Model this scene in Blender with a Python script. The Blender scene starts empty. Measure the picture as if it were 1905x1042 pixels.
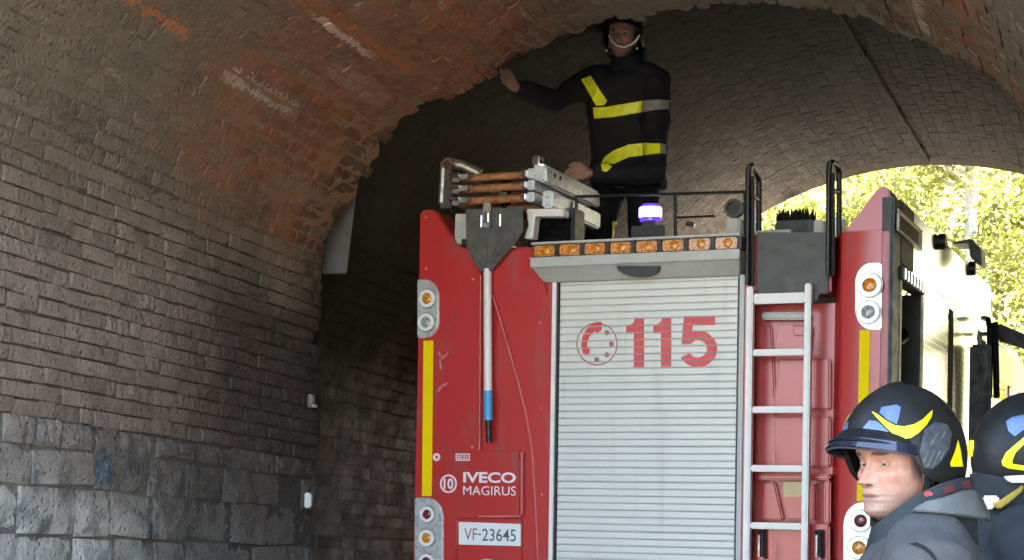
import bpy, bmesh, math, random
import numpy as np
from mathutils import Vector, Matrix, Quaternion
from mathutils.bvhtree import BVHTree
random.seed(7); rng = np.random.default_rng(7)
SC = bpy.context.scene; COL = SC.collection; R = math.radians

# ------------------------------------------------------------------ camera
FPX, CX, CY, ROLL, EYE = 3200.0, 952.0, 930.0, 0.015, 1.58
cam_d = bpy.data.cameras.new('camera'); cam = bpy.data.objects.new('camera', cam_d); COL.objects.link(cam)
cam_d.sensor_fit = 'HORIZONTAL'; cam_d.sensor_width = 36.0; cam_d.lens = 36.0 * FPX / 1905
cam_d.shift_x = (952.5 - CX) / 1905; cam_d.shift_y = (CY - 521) / 1905
cam_d.clip_start = 0.05; cam_d.clip_end = 2000
cam.location = (0, 0, EYE)
cam.rotation_euler = (Matrix.Rotation(R(90), 4, 'X') @ Matrix.Rotation(ROLL, 4, 'Z')).to_euler()
SC.camera = cam
# ------------------------------------------------------------------ sky, sun, exposure
SUN_AZ, SUN_EL = R(55), R(48)
w = bpy.data.worlds.new('World'); SC.world = w; w.use_nodes = True
wn = w.node_tree.nodes; bg = wn['Background']; sky = wn.new('ShaderNodeTexSky')
sky.sky_type = 'NISHITA'; sky.sun_disc = False; sky.sun_elevation = SUN_EL; sky.sun_rotation = SUN_AZ; sky.dust_density = 3.0; sky.ozone_density = .5
w.node_tree.links.new(sky.outputs[0], bg.inputs[0]); bg.inputs[1].default_value = 0.14
sd = bpy.data.lights.new('sun', 'SUN'); sd.energy = 5.0; sd.angle = R(0.5); sd.color = (1, .95, .86)
so = bpy.data.objects.new('sun', sd); COL.objects.link(so); so.location = (20, 20, 40)
sv = Vector((math.sin(SUN_AZ) * math.cos(SUN_EL), math.cos(SUN_AZ) * math.cos(SUN_EL), math.sin(SUN_EL)))
so.rotation_euler = sv.to_track_quat('Z', 'Y').to_euler()
vs = SC.view_settings; vs.view_transform = 'Standard'; vs.look = 'None'; vs.gamma = 1; vs.use_curve_mapping = False
vs.exposure = 3.95
SC.render.engine = 'CYCLES'
cy = SC.cycles
cy.max_bounces = 8; cy.diffuse_bounces = 4; cy.glossy_bounces = 4; cy.transmission_bounces = 6; cy.caustics_reflective = False; cy.caustics_refractive = False
try: cy.use_denoising = True
except Exception: pass

# ------------------------------------------------------------------ picture rays
def ray(px, py):
    u = (px - CX) / FPX; v = (CY - py) / FPX; c, s = math.cos(ROLL), math.sin(ROLL)
    return Vector((u * c - v * s, 1.0, u * s + v * c))
C0 = Vector((0, 0, EYE))
def P(px, py, y):                       # the point seen at a pixel, y metres ahead
    return C0 + ray(px, py) * y

# ------------------------------------------------------------------ object helpers
def tag(o, label=None, cat=None, group=None, kind=None):
    if label: o['label'] = label
    if cat: o['category'] = cat
    if group: o['group'] = group
    if kind: o['kind'] = kind
    return o
def thing(name, label, cat, loc=(0, 0, 0), rot=None, group=None, kind=None):
    o = bpy.data.objects.new(name, None); COL.objects.link(o); o.empty_display_size = .2
    o.location = loc
    if rot is not None: o.rotation_euler = rot
    return tag(o, label, cat, group, kind)
def link(name, me, mat, parent=None, smooth=None):
    o = bpy.data.objects.new(name, me); COL.objects.link(o)
    if mat is not None and not me.materials:
        for m in (mat if isinstance(mat, (list, tuple)) else [mat]): me.materials.append(m)
    if smooth is not None:
        me.shade_smooth(); me.set_sharp_from_angle(angle=R(smooth))
    if parent is not None: o.parent = parent
    return o

class MB:
    def __init__(self): self.bm = bmesh.new()
    def face(self, pts):
        return self.bm.faces.new([self.bm.verts.new(p) for p in pts])
    def hull(self, bot, top):           # two rings of equal length -> closed solid
        b = [self.bm.verts.new(p) for p in bot]; t = [self.bm.verts.new(p) for p in top]
        n = len(b); f = self.bm.faces
        f.new(b[::-1]); f.new(t)
        for i in range(n): f.new((b[i], b[(i + 1) % n], t[(i + 1) % n], t[i]))
        return self
    def box(self, x0, x1, y0, y1, z0, z1):
        return self.hull([(x0, y0, z0), (x1, y0, z0), (x1, y1, z0), (x0, y1, z0)], [(x0, y0, z1), (x1, y0, z1), (x1, y1, z1), (x0, y1, z1)])
    def prism(self, poly, y0, y1):      # outline in x,z pushed along y
        return self.hull([(x, y0, z) for x, z in poly], [(x, y1, z) for x, z in poly])
    def loft(self, rings, cap=True, close=True):
        vs_ = [[self.bm.verts.new(p) for p in r] for r in rings]; f = self.bm.faces
        n = len(vs_[0])
        for a, b in zip(vs_[:-1], vs_[1:]):
            for i in range(n if close else n - 1): f.new((a[i], a[(i + 1) % n], b[(i + 1) % n], b[i]))
        if cap and close: f.new(vs_[0][::-1]); f.new(vs_[-1])
        return self
    def tube(self, pts, r, n=10, r2=None, ball=False):
        pts = [Vector(p) for p in pts]
        rs = r if isinstance(r, (list, tuple)) else [r] * len(pts)
        if ball:
            d0 = (pts[0] - pts[1]).normalized(); d1 = (pts[-1] - pts[-2]).normalized()
            pts = [pts[0] + d0 * rs[0] * .9, pts[0] + d0 * rs[0] * .6] + pts + [pts[-1] + d1 * rs[-1] * .6, pts[-1] + d1 * rs[-1] * .9]
            rs = [rs[0] * .35, rs[0] * .8] + list(rs) + [rs[-1] * .8, rs[-1] * .35]
        rings = []; ref = None
        for i, p in enumerate(pts):
            d = (pts[min(i + 1, len(pts) - 1)] - pts[max(i - 1, 0)]).normalized()
            if ref is None: ref = d.orthogonal().normalized()
            u = (ref - d * ref.dot(d)).normalized(); ref = u; v = d.cross(u)
            rings.append([p + (u * math.cos(2 * math.pi * k / n) + v * math.sin(2 * math.pi * k / n)) * rs[i] for k in range(n)])
        return self.loft(rings)
    def ball(self, c, rx, ry, rz, nu=16, nv=10, rot=None):
        c = Vector(c); rings = []
        for j in range(nv + 1):
            a = -math.pi / 2 + math.pi * (j + .02) / (nv + .04); ring = []
            for i in range(nu):
                b = 2 * math.pi * i / nu
                q = Vector((rx * math.cos(a) * math.cos(b), ry * math.cos(a) * math.sin(b), rz * math.sin(a)))
                ring.append(c + (rot @ q if rot else q))
            rings.append(ring)
        return self.loft(rings)
    def disc(self, c, r, y0, y1, n=28, rx=None):      # round plate facing -y
        rx = rx or r
        return self.hull([(c[0] + rx * math.cos(2 * math.pi * k / n), y0, c[1] + r * math.sin(2 * math.pi * k / n)) for k in range(n)],
                         [(c[0] + rx * math.cos(2 * math.pi * k / n), y1, c[1] + r * math.sin(2 * math.pi * k / n)) for k in range(n)])
    def dome(self, c, r, y0, h, n=28):                 # lens bulging to -y
        rings = []
        for j in range(5):
            a = j / 4 * math.pi / 2 * .97
            rings.append([(c[0] + r * math.cos(a) * math.cos(2 * math.pi * k / n), y0 - h * math.sin(a), c[1] + r * math.cos(a) * math.sin(2 * math.pi * k / n)) for k in range(n)])
        return self.loft(rings)
    def ring(self, c, ro, ri, y0, y1, n=32):
        rings = []
        for r_, y_ in ((ri, y1), (ro, y1), (ro, y0), (ri, y0)):
            rings.append([(c[0] + r_ * math.cos(2 * math.pi * k / n), y_, c[1] + r_ * math.sin(2 * math.pi * k / n)) for k in range(n)])
        return self.loft(rings + [rings[0]], cap=False)
    def mesh(self, name, bevel=0, seg=2):
        bm = self.bm
        bmesh.ops.remove_doubles(bm, verts=bm.verts, dist=1e-5)
        bmesh.ops.recalc_face_normals(bm, faces=bm.faces)
        if bevel:
            es = [e for e in bm.edges if len(e.link_faces) == 2 and e.calc_face_angle(0) > R(28)]
            bmesh.ops.bevel(bm, geom=es, offset=bevel, segments=seg, affect='EDGES', clamp_overlap=True)
        me = bpy.data.meshes.new(name); bm.to_mesh(me); bm.free(); return me
    def build(self, name, mat, parent=None, bevel=0, smooth=40, seg=2):
        return link(name, self.mesh(name, bevel, seg), mat, parent, smooth)

def evaluated(name, me, mods):          # a mesh after modifiers
    o = bpy.data.objects.new('tmp', me); COL.objects.link(o)
    for kind, props in mods:
        m = o.modifiers.new(kind, kind)
        for k, v in props.items(): setattr(m, k, v)
    dg = bpy.context.evaluated_depsgraph_get(); dg.update()
    out = bpy.data.meshes.new_from_object(o.evaluated_get(dg)); out.name = name
    bpy.data.objects.remove(o); return out
def remeshed(mb, name, voxel, smooth=6):
    return evaluated(name, mb.mesh(name), [('REMESH', dict(mode='VOXEL', voxel_size=voxel)), ('SMOOTH', dict(factor=.5, iterations=smooth))])

# ------------------------------------------------------------------ materials
class NT:
    def __init__(self, name):
        self.m = bpy.data.materials.new(name); self.m.use_nodes = True
        self.t = self.m.node_tree; self.n = self.t.nodes; self.b = self.n['Principled BSDF']
        self.out = self.n['Material Output']
    def L(self, a, b): self.t.links.new(a, b)
    def put(self, sock, v):
        if isinstance(v, bpy.types.NodeSocket): self.L(v, sock)
        elif v is not None:
            sock.default_value = (*v, 1) if (isinstance(v, tuple) and len(v) == 3 and sock.type == 'RGBA') else v
    def coord(self, obj=None, out='Object'):
        c = self.n.new('ShaderNodeTexCoord')
        if obj: c.object = obj
        return c.outputs[out]
    def scale(self, vec, s):
        m = self.n.new('ShaderNodeMapping'); self.L(vec, m.inputs[0]); m.inputs['Scale'].default_value = s; return m.outputs[0]
    def noise(self, vec, sc, det=4, rough=.6, dist=0):
        k = self.n.new('ShaderNodeTexNoise'); self.L(vec, k.inputs['Vector'])
        k.inputs['Scale'].default_value = sc; k.inputs['Detail'].default_value = det; k.inputs['Roughness'].default_value = rough; k.inputs['Distortion'].default_value = dist
        return k.outputs[0]
    def voro(self, vec, sc, feat='F1'):
        k = self.n.new('ShaderNodeTexVoronoi'); k.feature = feat; self.L(vec, k.inputs['Vector']); k.inputs['Scale'].default_value = sc; return k.outputs[0]
    def math(self, op, a, b=None, c=None):
        k = self.n.new('ShaderNodeMath'); k.operation = op
        for i, v in enumerate((a, b, c)):
            if v is not None: self.put(k.inputs[i], v)
        return k.outputs[0]
    def smooth(self, v, lo, hi, a=0., b=1.):
        k = self.n.new('ShaderNodeMapRange'); k.interpolation_type = 'SMOOTHSTEP'; self.put(k.inputs[0], v)
        for i, x in enumerate((lo, hi, a, b)): k.inputs[i + 1].default_value = x
        return k.outputs[0]
    def mix(self, f, a, b, mode='MIX'):
        k = self.n.new('ShaderNodeMix'); k.data_type = 'RGBA'; k.blend_type = mode
        self.put(k.inputs['Factor'], f); self.put(k.inputs[6], a); self.put(k.inputs[7], b); return k.outputs[2]
    def bump(self, h, strength=.5, dist=.01):
        k = self.n.new('ShaderNodeBump'); k.inputs['Strength'].default_value = strength; k.inputs['Distance'].default_value = dist
        self.L(h, k.inputs['Height']); self.L(k.outputs[0], self.b.inputs['Normal'])
    def set(self, **kw):
        nm = dict(color='Base Color', rough='Roughness', metal='Metallic', coat='Coat Weight', coatr='Coat Roughness', trans='Transmission Weight',
                  ecol='Emission Color', estr='Emission Strength', spec='Specular IOR Level', sss='Subsurface Weight', ior='IOR', alpha='Alpha')
        for k, v in kw.items(): self.put(self.b.inputs[nm[k]], v)
        return self

def simple(name, col, rough=.5, metal=0, coat=0, var=.12, vs_=9, bump=0, bs=120, **kw):
    t = NT(name); c = t.coord()
    n1 = t.noise(c, vs_, 5, .65)
    lo = tuple(x * (1 - var) for x in col); hi = tuple(min(1, x * (1 + var)) for x in col)
    t.set(color=t.mix(t.smooth(n1, .3, .7), lo, hi), metal=metal, coat=coat, coatr=.08, **kw)
    t.set(rough=t.smooth(t.noise(c, vs_ * 2.3, 4), .25, .75, max(.02, rough - .08), min(1, rough + .1)))
    if bump: t.bump(t.noise(c, bs, 3), bump, .004)
    return t.m

def paint(name, col, dirt=(.16, .1, .08)):
    t = NT(name); c = t.coord()
    d = t.smooth(t.noise(t.scale(c, (3, 3, 1.2)), 2.2, 8, .7), .48, .74, 0, .5)
    f = t.smooth(t.noise(c, 40, 4, .7), .62, .75, 0, .25)
    g = t.math('MAXIMUM', d, f)
    t.set(color=t.mix(g, col, dirt), rough=t.smooth(g, 0, .4, .3, .55), coat=.35, coatr=.16, spec=.4)
    t.bump(t.noise(c, 3.0, 2, .5), .08, .02)
    return t.m

M = {}
M['red'] = paint('red_paint', (.52, .032, .03))
M['edge'] = simple('red_edge_highlight', (.72, .2, .18), .35, coat=.4)  # bevel highlight put into the colour as a paler red
M['scuff'] = simple('pale_scuff', (.6, .17, .16), .6, var=.4, vs_=60)
M['redin'] = paint('red_recess_paint', (.5, .03, .03), (.4, .2, .17))
t = NT('shutter_aluminium'); c = t.coord(); g = t.n.new('ShaderNodeNewGeometry').outputs['Position']
k = t.smooth(t.noise(t.scale(g, (9, 9, .7)), 1.4, 6, .7), .5, .8, 0, .4); k2 = t.smooth(t.noise(g, 26, 5, .7), .6, .74, 0, .35)
t.set(color=t.mix(t.math('MAXIMUM', k, k2), t.mix(t.noise(g, 3, 3), (.72, .69, .63), (.66, .635, .585)), (.4, .37, .32)), rough=.45, metal=.1); t.bump(t.noise(g, 7, 3), .12, .01); M['alu'] = t.m
M['grey'] = simple('pale_grey_housing', (.5, .49, .46), .5, var=.1, bump=.08)
M['rail'] = simple('white_ladder_metal', (.86, .8, .76), .4, var=.05)
M['dark'] = simple('dark_grey_plate_and_reflection', (.075, .072, .066), .55, var=.15, bump=.1)
M['black'] = simple('black_plastic', (.014, .014, .015), .45, var=.3, bump=.1)
M['rubber'] = simple('black_rubber', (.012, .012, .013), .8, var=.3, bump=.15, spec=.15)
M['yellow'] = simple('yellow_reflective_tape', (1.0, .7, .0), .7, var=.04, spec=.15)
M['hivis'] = simple('lime_reflective_band', (.85, .85, .02), .4, var=.12, vs_=30)
M['silver'] = simple('silver_reflective_band', (.42, .42, .38), .35, .3, var=.2, vs_=40)
M['helmyel'] = simple('yellow_helmet_mark', (.95, .83, .0), .35, var=.03)
M['chrome'] = simple('chrome', (.86, .86, .86), .12, 1.0, var=.03)
M['white'] = simple('white_print', (.86, .78, .77), .4, var=.04)
M['sign'] = simple('red_film', (.68, .045, .05), .4, var=.06)
M['ink'] = simple('dark_print', (.12, .12, .12), .4)
M['inkred'] = simple('dark_red_print', (.38, .1, .11), .4)
M['plate'] = simple('plate_white', (.85, .85, .83), .35, var=.03)
M['wood'] = simple('worn_orange_wood', (.42, .17, .07), .55, var=.35, vs_=25, bump=.2)
M['steel'] = simple('worn_steel', (.34, .31, .27), .42, .7, var=.35, vs_=30, bump=.15)
M['alub'] = simple('bright_aluminium', (.8, .83, .86), .32, .55, var=.1, vs_=20)
M['shovel'] = simple('shovel_grey', (.085, .08, .073), .55, var=.3, vs_=14, bump=.15)
def lens(name, col, e=0):
    t = NT(name); c = t.coord(); b = t.voro(c, 90)
    t.set(color=t.mix(t.smooth(b, 0, .8), tuple(min(1, x * 1.35 + .02) for x in col), tuple(x * .6 for x in col)), rough=.2, coat=.4, coatr=.1)
    t.bump(b, .3, .004)
    if e: t.set(ecol=col, estr=e)
    return t.m
M['amber'] = lens('amber_lens', (.85, .28, .015)); M['amberdark'] = lens('bar_amber_lens', (.8, .27, .03))
M['redlens'] = lens('dark_red_lens', (.2, .025, .03)); M['clear'] = lens('grey_clear_lens', (.42, .43, .43))
M['lampwhite'] = simple('lamp_reflector_white', (.92, .9, .84), .15, .0, 1, var=.03)
M['lampbase'] = simple('lamp_cluster_silver', (.6, .6, .59), .28, .35, .5, var=.06)
t = NT('lit_beacon'); t.set(color=(.1, .05, .6), ecol=(.2, .07, 1.0), estr=.06, rough=.15); M['beacon'] = t.m
t = NT('beacon_flash'); t.set(color=(.6, .5, 1), ecol=(.62, .5, 1.0), estr=.35); M['flash'] = t.m
t = NT('side_gloss_panel'); c = t.coord(); t.set(color=t.mix(t.smooth(t.noise(c, 4, 5), .3, .7), (.8, .8, .78), (.88, .88, .86)), metal=.92, rough=.23); t.bump(t.noise(c, 5, 2), .05, .02); M['gloss'] = t.m
t = NT('bright_gloss_panel'); c = t.coord(); t.set(color=t.mix(t.smooth(t.noise(c, 4, 5), .3, .7), (.9, .9, .9), (.97, .97, .96)), metal=.95, rough=.16); M['gloss2'] = t.m
t = NT('window_glass'); t.set(color=(.02, .025, .03), rough=.04, coat=1, spec=.8); M['glass'] = t.m
def fabric(name, col, var=.18):
    t = NT(name); c = t.coord()
    n1 = t.noise(c, 7, 5, .6); wv = t.noise(t.scale(c, (1, 1, 1)), 420, 2)
    t.set(color=t.mix(t.smooth(n1, .25, .75), tuple(x * (1 - var) for x in col), tuple(x * (1 + var) for x in col)), rough=.82, spec=.25)
    h = t.math('ADD', t.math('MULTIPLY', n1, 1.0), t.math('MULTIPLY', wv, .12))
    t.bump(h, .55, .02); return t.m
M['jacket'] = fabric('charcoal_jacket_cloth', (.07, .067, .067))
M['jacket2'] = fabric('navy_jacket_cloth', (.038, .042, .048))
M['navy'] = fabric('dark_navy_cloth', (.0125, .0125, .015))
M['collar'] = fabric('dark_collar_cloth', (.03, .036, .038), .4)
M['flap'] = fabric('grey_hood_cloth', (.17, .17, .155), .3)
M['maroon'] = fabric('maroon_cloth', (.12, .025, .03), .3)
M['redbadge'] = simple('red_tab', (.4, .04, .05), .6)
M['helmet'] = simple('black_helmet_shell', (.0145, .0138, .013), .5, 0, .04, var=.25, vs_=14, bump=.05, spec=.22)
M['groove'] = simple('worn_groove', (.11, .115, .12), .5, var=.5, vs_=60)
M['vent'] = simple('grey_helmet_rubber', (.045, .05, .055), .6, var=.35, vs_=40, bump=.3)
t = NT('blue_visor'); c = t.coord(); t.set(color=(.012, .016, .03), rough=.14, coat=1, coatr=.06); M['visor'] = t.m
M['blueglint'] = simple('painted_blue_reflection', (.1, .15, .29), .3, .2, .4, var=.25, vs_=18)  # blue reflections on the helmet shell, painted as patches
def skin(name):
    t = NT(name); c = t.coord(); sx = t.n.new('ShaderNodeSeparateXYZ'); t.L(c, sx.inputs[0])
    n = t.noise(c, 60, 4, .6)
    base = t.mix(t.smooth(n, .3, .7), (.46, .225, .155), (.54, .29, .21))
    def spot(x, z, rx, rz):
        ax = t.math('ABSOLUTE', sx.outputs[0]) if x is not None else None
        a = t.math('DIVIDE', t.math('SUBTRACT', ax, x), rx); b = t.math('DIVIDE', t.math('SUBTRACT', sx.outputs[2], z), rz)
        return t.math('MULTIPLY', t.smooth(t.math('ADD', t.math('MULTIPLY', a, a), t.math('MULTIPLY', b, b)), .5, 1.2, 1, 0), t.smooth(sx.outputs[1], .03, .06))
    base = t.mix(t.math('MULTIPLY', spot(.034, .0205, .02, .0052), .9), base, (.09, .045, .03))          # brows
    base = t.mix(t.math('MULTIPLY', spot(0, -.0735, .025, .0085), .75), base, (.38, .13, .11))            # lips
    base = t.mix(t.math('MULTIPLY', spot(.042, -.035, .022, .022), .15), base, (.56, .2, .16))         # cheeks
    stub = t.math('MULTIPLY', t.smooth(sx.outputs[2], -.035, -.09), t.smooth(t.noise(c, 700, 2), .35, .6, .4, .75))
    base = t.mix(t.math('MULTIPLY', spot(.0135, -.0475, .0055, .0028), .85), base, (.06, .02, .015))
    base = t.mix(t.math('MULTIPLY', spot(0, -.0735, .027, .0022), .8), base, (.13, .045, .04))
    axx = t.math('ABSOLUTE', sx.outputs[0])
    temple = t.math('MULTIPLY', t.smooth(axx, .056, .064), t.math('MULTIPLY', t.smooth(sx.outputs[2], -.05, -.02), t.smooth(sx.outputs[1], .04, .022)))
    base = t.mix(t.math('MULTIPLY', temple, .8), base, (.1, .08, .068))
    base = t.mix(stub, base, (.24, .15, .108))
    t.set(color=base, rough=.5, sss=.12); t.b.inputs['Subsurface Radius'].default_value = (.012, .004, .002)
    t.bump(t.math('ADD', t.noise(c, 480, 3), t.math('MULTIPLY', t.noise(c, 90, 4), .5)), .4, .0018); return t.m
M['skin'] = skin('weathered_skin')
M['eyew'] = simple('eye_white', (.34, .27, .24), .4, 0, .2); M['iris'] = simple('dark_iris', (.03, .02, .015), .3, 0, .1)

# ------------------------------------------------------------------ the tunnel's own frame
_d = ray(2080, 1080).normalized(); TAZ = math.atan2(_d.x, _d.y); TEL = math.asin(_d.z)
TROT = (Matrix.Rotation(-TAZ, 4, 'Z') @ Matrix.Rotation(TEL, 4, 'X'))
TI = TROT.inverted()
def tun_ray(px, py, axis, val):         # where a pixel's ray meets t = val / s = val, in tunnel coordinates (t, s, z)
    o = TI @ C0; d = TI.to_3x3() @ ray(px, py); k = (val - o[axis]) / d[axis]; return o + d * k
S0, S1, SE = 3.4, 8.35, 14.4
near_prof = [(-4.1, -1.0), (-4.1, 1.5), (-4.1, 2.86), (-4.1, 3.21), (-3.99, 3.46), (-3.91, 3.66), (-3.77, 3.84), (-3.56, 4.0), (-3.2, 4.09), (-3.02, 4.22), (-2.88, 4.32), (-2.6, 4.38), (-2.07, 4.42),
             (-1.65, 4.41), (-1.25, 4.31), (-.92, 4.17), (-.6, 3.95), (-.4, 3.72), (-.16, 3.4), (.1, 3.0), (.32, 2.5), (.43, 1.9), (.46, 1.2), (.46, -1.0)]
FC, FR, FZ = -1.6, 2.86, 2.17
far_prof = [(FC - FR, -1.2), (FC - FR, 1.0)] + [(FC - FR * math.cos(a), FZ + FR * math.sin(a)) for a in np.linspace(0, math.pi, 33)] + [(FC + FR, 1.0), (FC + FR, -1.2)]

class Prof:
    def __init__(self, pts):
        p = np.array(pts, float); l = np.r_[0, np.cumsum(np.hypot(*np.diff(p, axis=0).T))]
        q = np.linspace(0, l[-1], 600); x = np.interp(q, l, p[:, 0]); z = np.interp(q, l, p[:, 1])
        k = np.hanning(15); k /= k.sum()
        for _ in range(2):
            x2 = np.convolve(np.r_[[x[0]] * 7, x, [x[-1]] * 7], k, 'valid'); z2 = np.convolve(np.r_[z[0] + (q[:7] - q[7]), z, z[-1] - (q[1:8])], k, 'valid'); x, z = x2, z2
        self.l = np.r_[0, np.cumsum(np.hypot(np.diff(x), np.diff(z)))]; self.x = x; self.z = z; self.len = self.l[-1]
    def at(self, l): return np.interp(l, self.l, self.x), np.interp(l, self.l, self.z)
    def frame(self, l):                 # point, tangent (along increasing l), inward normal, in (t, z)
        x, z = self.at(l); xa, za = self.at(l - .02); xb, zb = self.at(l + .02)
        tx, tz = xb - xa, zb - za; n = math.hypot(tx, tz); tx /= n; tz /= n
        return x, z, tx, tz, tz, -tx
    def l_at_z(self, zz): return float(np.interp(zz, self.z[:200], self.l[:200]))
NP, FP = Prof(near_prof), Prof(far_prof)

def masonry(name, root, kind):
    t = NT(name); c = t.coord(root); sx = t.n.new('ShaderNodeSeparateXYZ'); t.L(c, sx.inputs[0]); T_, S_, Z_ = sx.outputs
    big = t.noise(c, 1.1, 6, .62); mid = t.noise(c, 7, 6, .65); fine = t.noise(c, 38, 5, .7); grit = t.noise(c, 170, 3, .6)
    st = t.noise(t.scale(c, (5.5, .9, 5.5)), 1.0, 6, .65); st2 = t.noise(t.scale(c, (9, 1.6, 9)), 1.0, 5, .7)
    at = t.n.new('ShaderNodeAttribute'); at.attribute_name = 'rnd'; oi = t.n.new('ShaderNodeObjectInfo')
    rnd = t.math('FRACT', t.math('ADD', at.outputs['Fac'], oi.outputs['Random']))
    wob = t.math('MULTIPLY', t.math('SUBTRACT', big, .5), 1.6)
    Zw = t.math('ADD', Z_, t.math('MULTIPLY', wob, .6)); Sw = t.math('ADD', S_, wob)
    if kind == 'near':
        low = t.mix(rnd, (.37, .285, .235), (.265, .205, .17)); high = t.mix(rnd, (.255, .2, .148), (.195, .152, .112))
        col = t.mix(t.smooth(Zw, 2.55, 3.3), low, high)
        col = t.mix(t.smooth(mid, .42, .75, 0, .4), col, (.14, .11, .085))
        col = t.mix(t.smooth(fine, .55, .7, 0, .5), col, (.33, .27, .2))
        # rust band along the broken edge
        o1 = t.math('MULTIPLY', t.smooth(Sw, 6.0, 7.4), t.smooth(Zw, 2.95, 3.5))
        o1 = t.math('MULTIPLY', o1, t.math('MAXIMUM', t.smooth(T_, -2.3, -3.0), t.math('MULTIPLY', t.smooth(T_, -1.3, -.9), t.smooth(T_, -.45, -.7))))
        o2 = t.math('MULTIPLY', t.smooth(st, .58, .68), t.smooth(Z_, 3.3, 3.8))
        org = t.math('MULTIPLY', t.math('MAXIMUM', o1, t.math('MULTIPLY', o2, .7)), t.smooth(st2, .33, .58, .08, 1))
        col = t.mix(t.math('MULTIPLY', org, .85), col, t.mix(t.smooth(mid, .3, .7), (.47, .15, .06), (.25, .095, .05)))
        wht = t.math('MULTIPLY', t.smooth(st2, .6, .7), t.smooth(Z_, 3.2, 3.7))
        col = t.mix(t.math('MULTIPLY', wht, .8), col, (.42, .36, .29))
        def streak(t0, a, b, w_, c_, amt):
            nonlocal col
            d = t.math('ABSOLUTE', t.math('SUBTRACT', t.math('ADD', T_, t.math('MULTIPLY', t.math('SUBTRACT', fine, .5), .14)), t0))
            m_ = t.math('MULTIPLY', t.smooth(d, w_, w_ * .35), t.math('MULTIPLY', t.smooth(S_, a, a + .15), t.math('MULTIPLY', t.smooth(S_, b, b - .15), t.smooth(Z_, 3.3, 3.5))))
            col = t.mix(t.math('MULTIPLY', m_, t.smooth(st2, .3, .55, .25 * amt, amt)), col, c_)
        streak(-3.83, 6.7, 7.5, .035, (.6, .52, .43), .85); streak(-3.79, 5.75, 6.5, .03, (.55, .19, .08), .8); streak(-3.42, 6.2, 7.9, .07, (.56, .17, .07), .8); streak(-3.46, 6.8, 7.6, .03, (.7, .58, .46), .8)
        streak(-3.62, 7.3, 8.1, .06, (.5, .33, .24), .6); streak(-4.0, 7.5, 8.3, .03, (.6, .44, .34), .6); streak(-.9, 7.2, 8.4, .06, (.6, .5, .4), .7)
        deep = t.math('MULTIPLY', t.smooth(Sw, 6.3, 7.7), t.smooth(Zw, 3.2, 2.75))  # darker towards the inner end, on the lower courses
        col = t.mix(t.math('MULTIPLY', deep, .88), col, (.055, .049, .043))
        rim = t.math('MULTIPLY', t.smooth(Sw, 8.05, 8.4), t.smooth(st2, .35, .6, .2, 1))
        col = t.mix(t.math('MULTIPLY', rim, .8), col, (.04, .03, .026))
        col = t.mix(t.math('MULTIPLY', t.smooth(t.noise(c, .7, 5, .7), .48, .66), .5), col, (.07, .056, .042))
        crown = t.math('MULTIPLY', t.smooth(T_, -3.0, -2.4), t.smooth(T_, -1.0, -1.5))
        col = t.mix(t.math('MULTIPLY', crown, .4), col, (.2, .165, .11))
    elif kind == 'mortar':
        col = t.mix(t.smooth(Z_, 2.07, 2.13), (.2, .185, .165), t.mix(t.smooth(Zw, 2.9, 3.5), (.115, .09, .076), (.22, .17, .122)))
        col = t.mix(t.smooth(mid, .4, .75, 0, .4), col, (.11, .09, .072)); col = t.mix(t.smooth(fine, .52, .66, 0, .6), col, (.34, .27, .2))
        o1 = t.math('MULTIPLY', t.smooth(Sw, 6.0, 7.4), t.smooth(Zw, 3.05, 3.6)); o1 = t.math('MULTIPLY', o1, t.smooth(T_, -2.3, -3.0))
        col = t.mix(t.math('MULTIPLY', o1, .6), col, (.42, .18, .09))
        col = t.mix(t.math('MULTIPLY', t.math('MULTIPLY', t.smooth(Sw, 6.3, 7.7), t.smooth(Zw, 3.35, 2.9)), .7), col, (.03, .028, .026))
    elif kind == 'stone':
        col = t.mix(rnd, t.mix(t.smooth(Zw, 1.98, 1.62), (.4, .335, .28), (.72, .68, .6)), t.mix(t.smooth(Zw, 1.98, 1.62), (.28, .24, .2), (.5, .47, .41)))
        col = t.mix(t.smooth(mid, .45, .7, 0, .55), col, (.25, .235, .215))
        col = t.mix(t.smooth(fine, .58, .7, 0, .6), col, (.16, .155, .15))
        d = t.math('SUBTRACT', S_, 6.28); e = t.math('SUBTRACT', Z_, 1.94)
        blue = t.math('ADD', t.math('MULTIPLY', d, t.math('MULTIPLY', d, 160.)), t.math('MULTIPLY', e, t.math('MULTIPLY', e, 120.)))
        col = t.mix(t.math('MULTIPLY', t.smooth(blue, 1.2, .4), t.smooth(fine, .35, .6)), col, (.09, .19, .27))
        col = t.mix(t.math('MULTIPLY', t.smooth(mid, .5, .62, 0, .6), t.smooth(big, .42, .58)), col, (.09, .085, .085)); col = t.mix(t.math('MULTIPLY', t.smooth(Sw, 5.9, 7.3), .78), col, (.075, .07, .062))  # stains, then fading daylight along the wall painted as darker stone
    else:
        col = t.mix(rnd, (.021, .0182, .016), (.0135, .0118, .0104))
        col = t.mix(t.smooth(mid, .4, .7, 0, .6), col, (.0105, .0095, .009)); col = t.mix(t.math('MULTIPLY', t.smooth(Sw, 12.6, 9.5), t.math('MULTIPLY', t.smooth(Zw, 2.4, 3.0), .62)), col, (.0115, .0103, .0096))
        col = t.mix(t.math('MULTIPLY', t.smooth(fine, .56, .7, 0, .6), t.smooth(S_, 11, 14.2, .05, 1)), col, (.1, .086, .07))  # paler flecks towards the far mouth paint its daylight on the bumps
        col = t.mix(t.smooth(T_, -2.0, -3.6), col, t.mix(1., col, (3.4, 3.2, 3.1), 'MULTIPLY'))  # left side painted brighter to make up for the little light there
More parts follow.
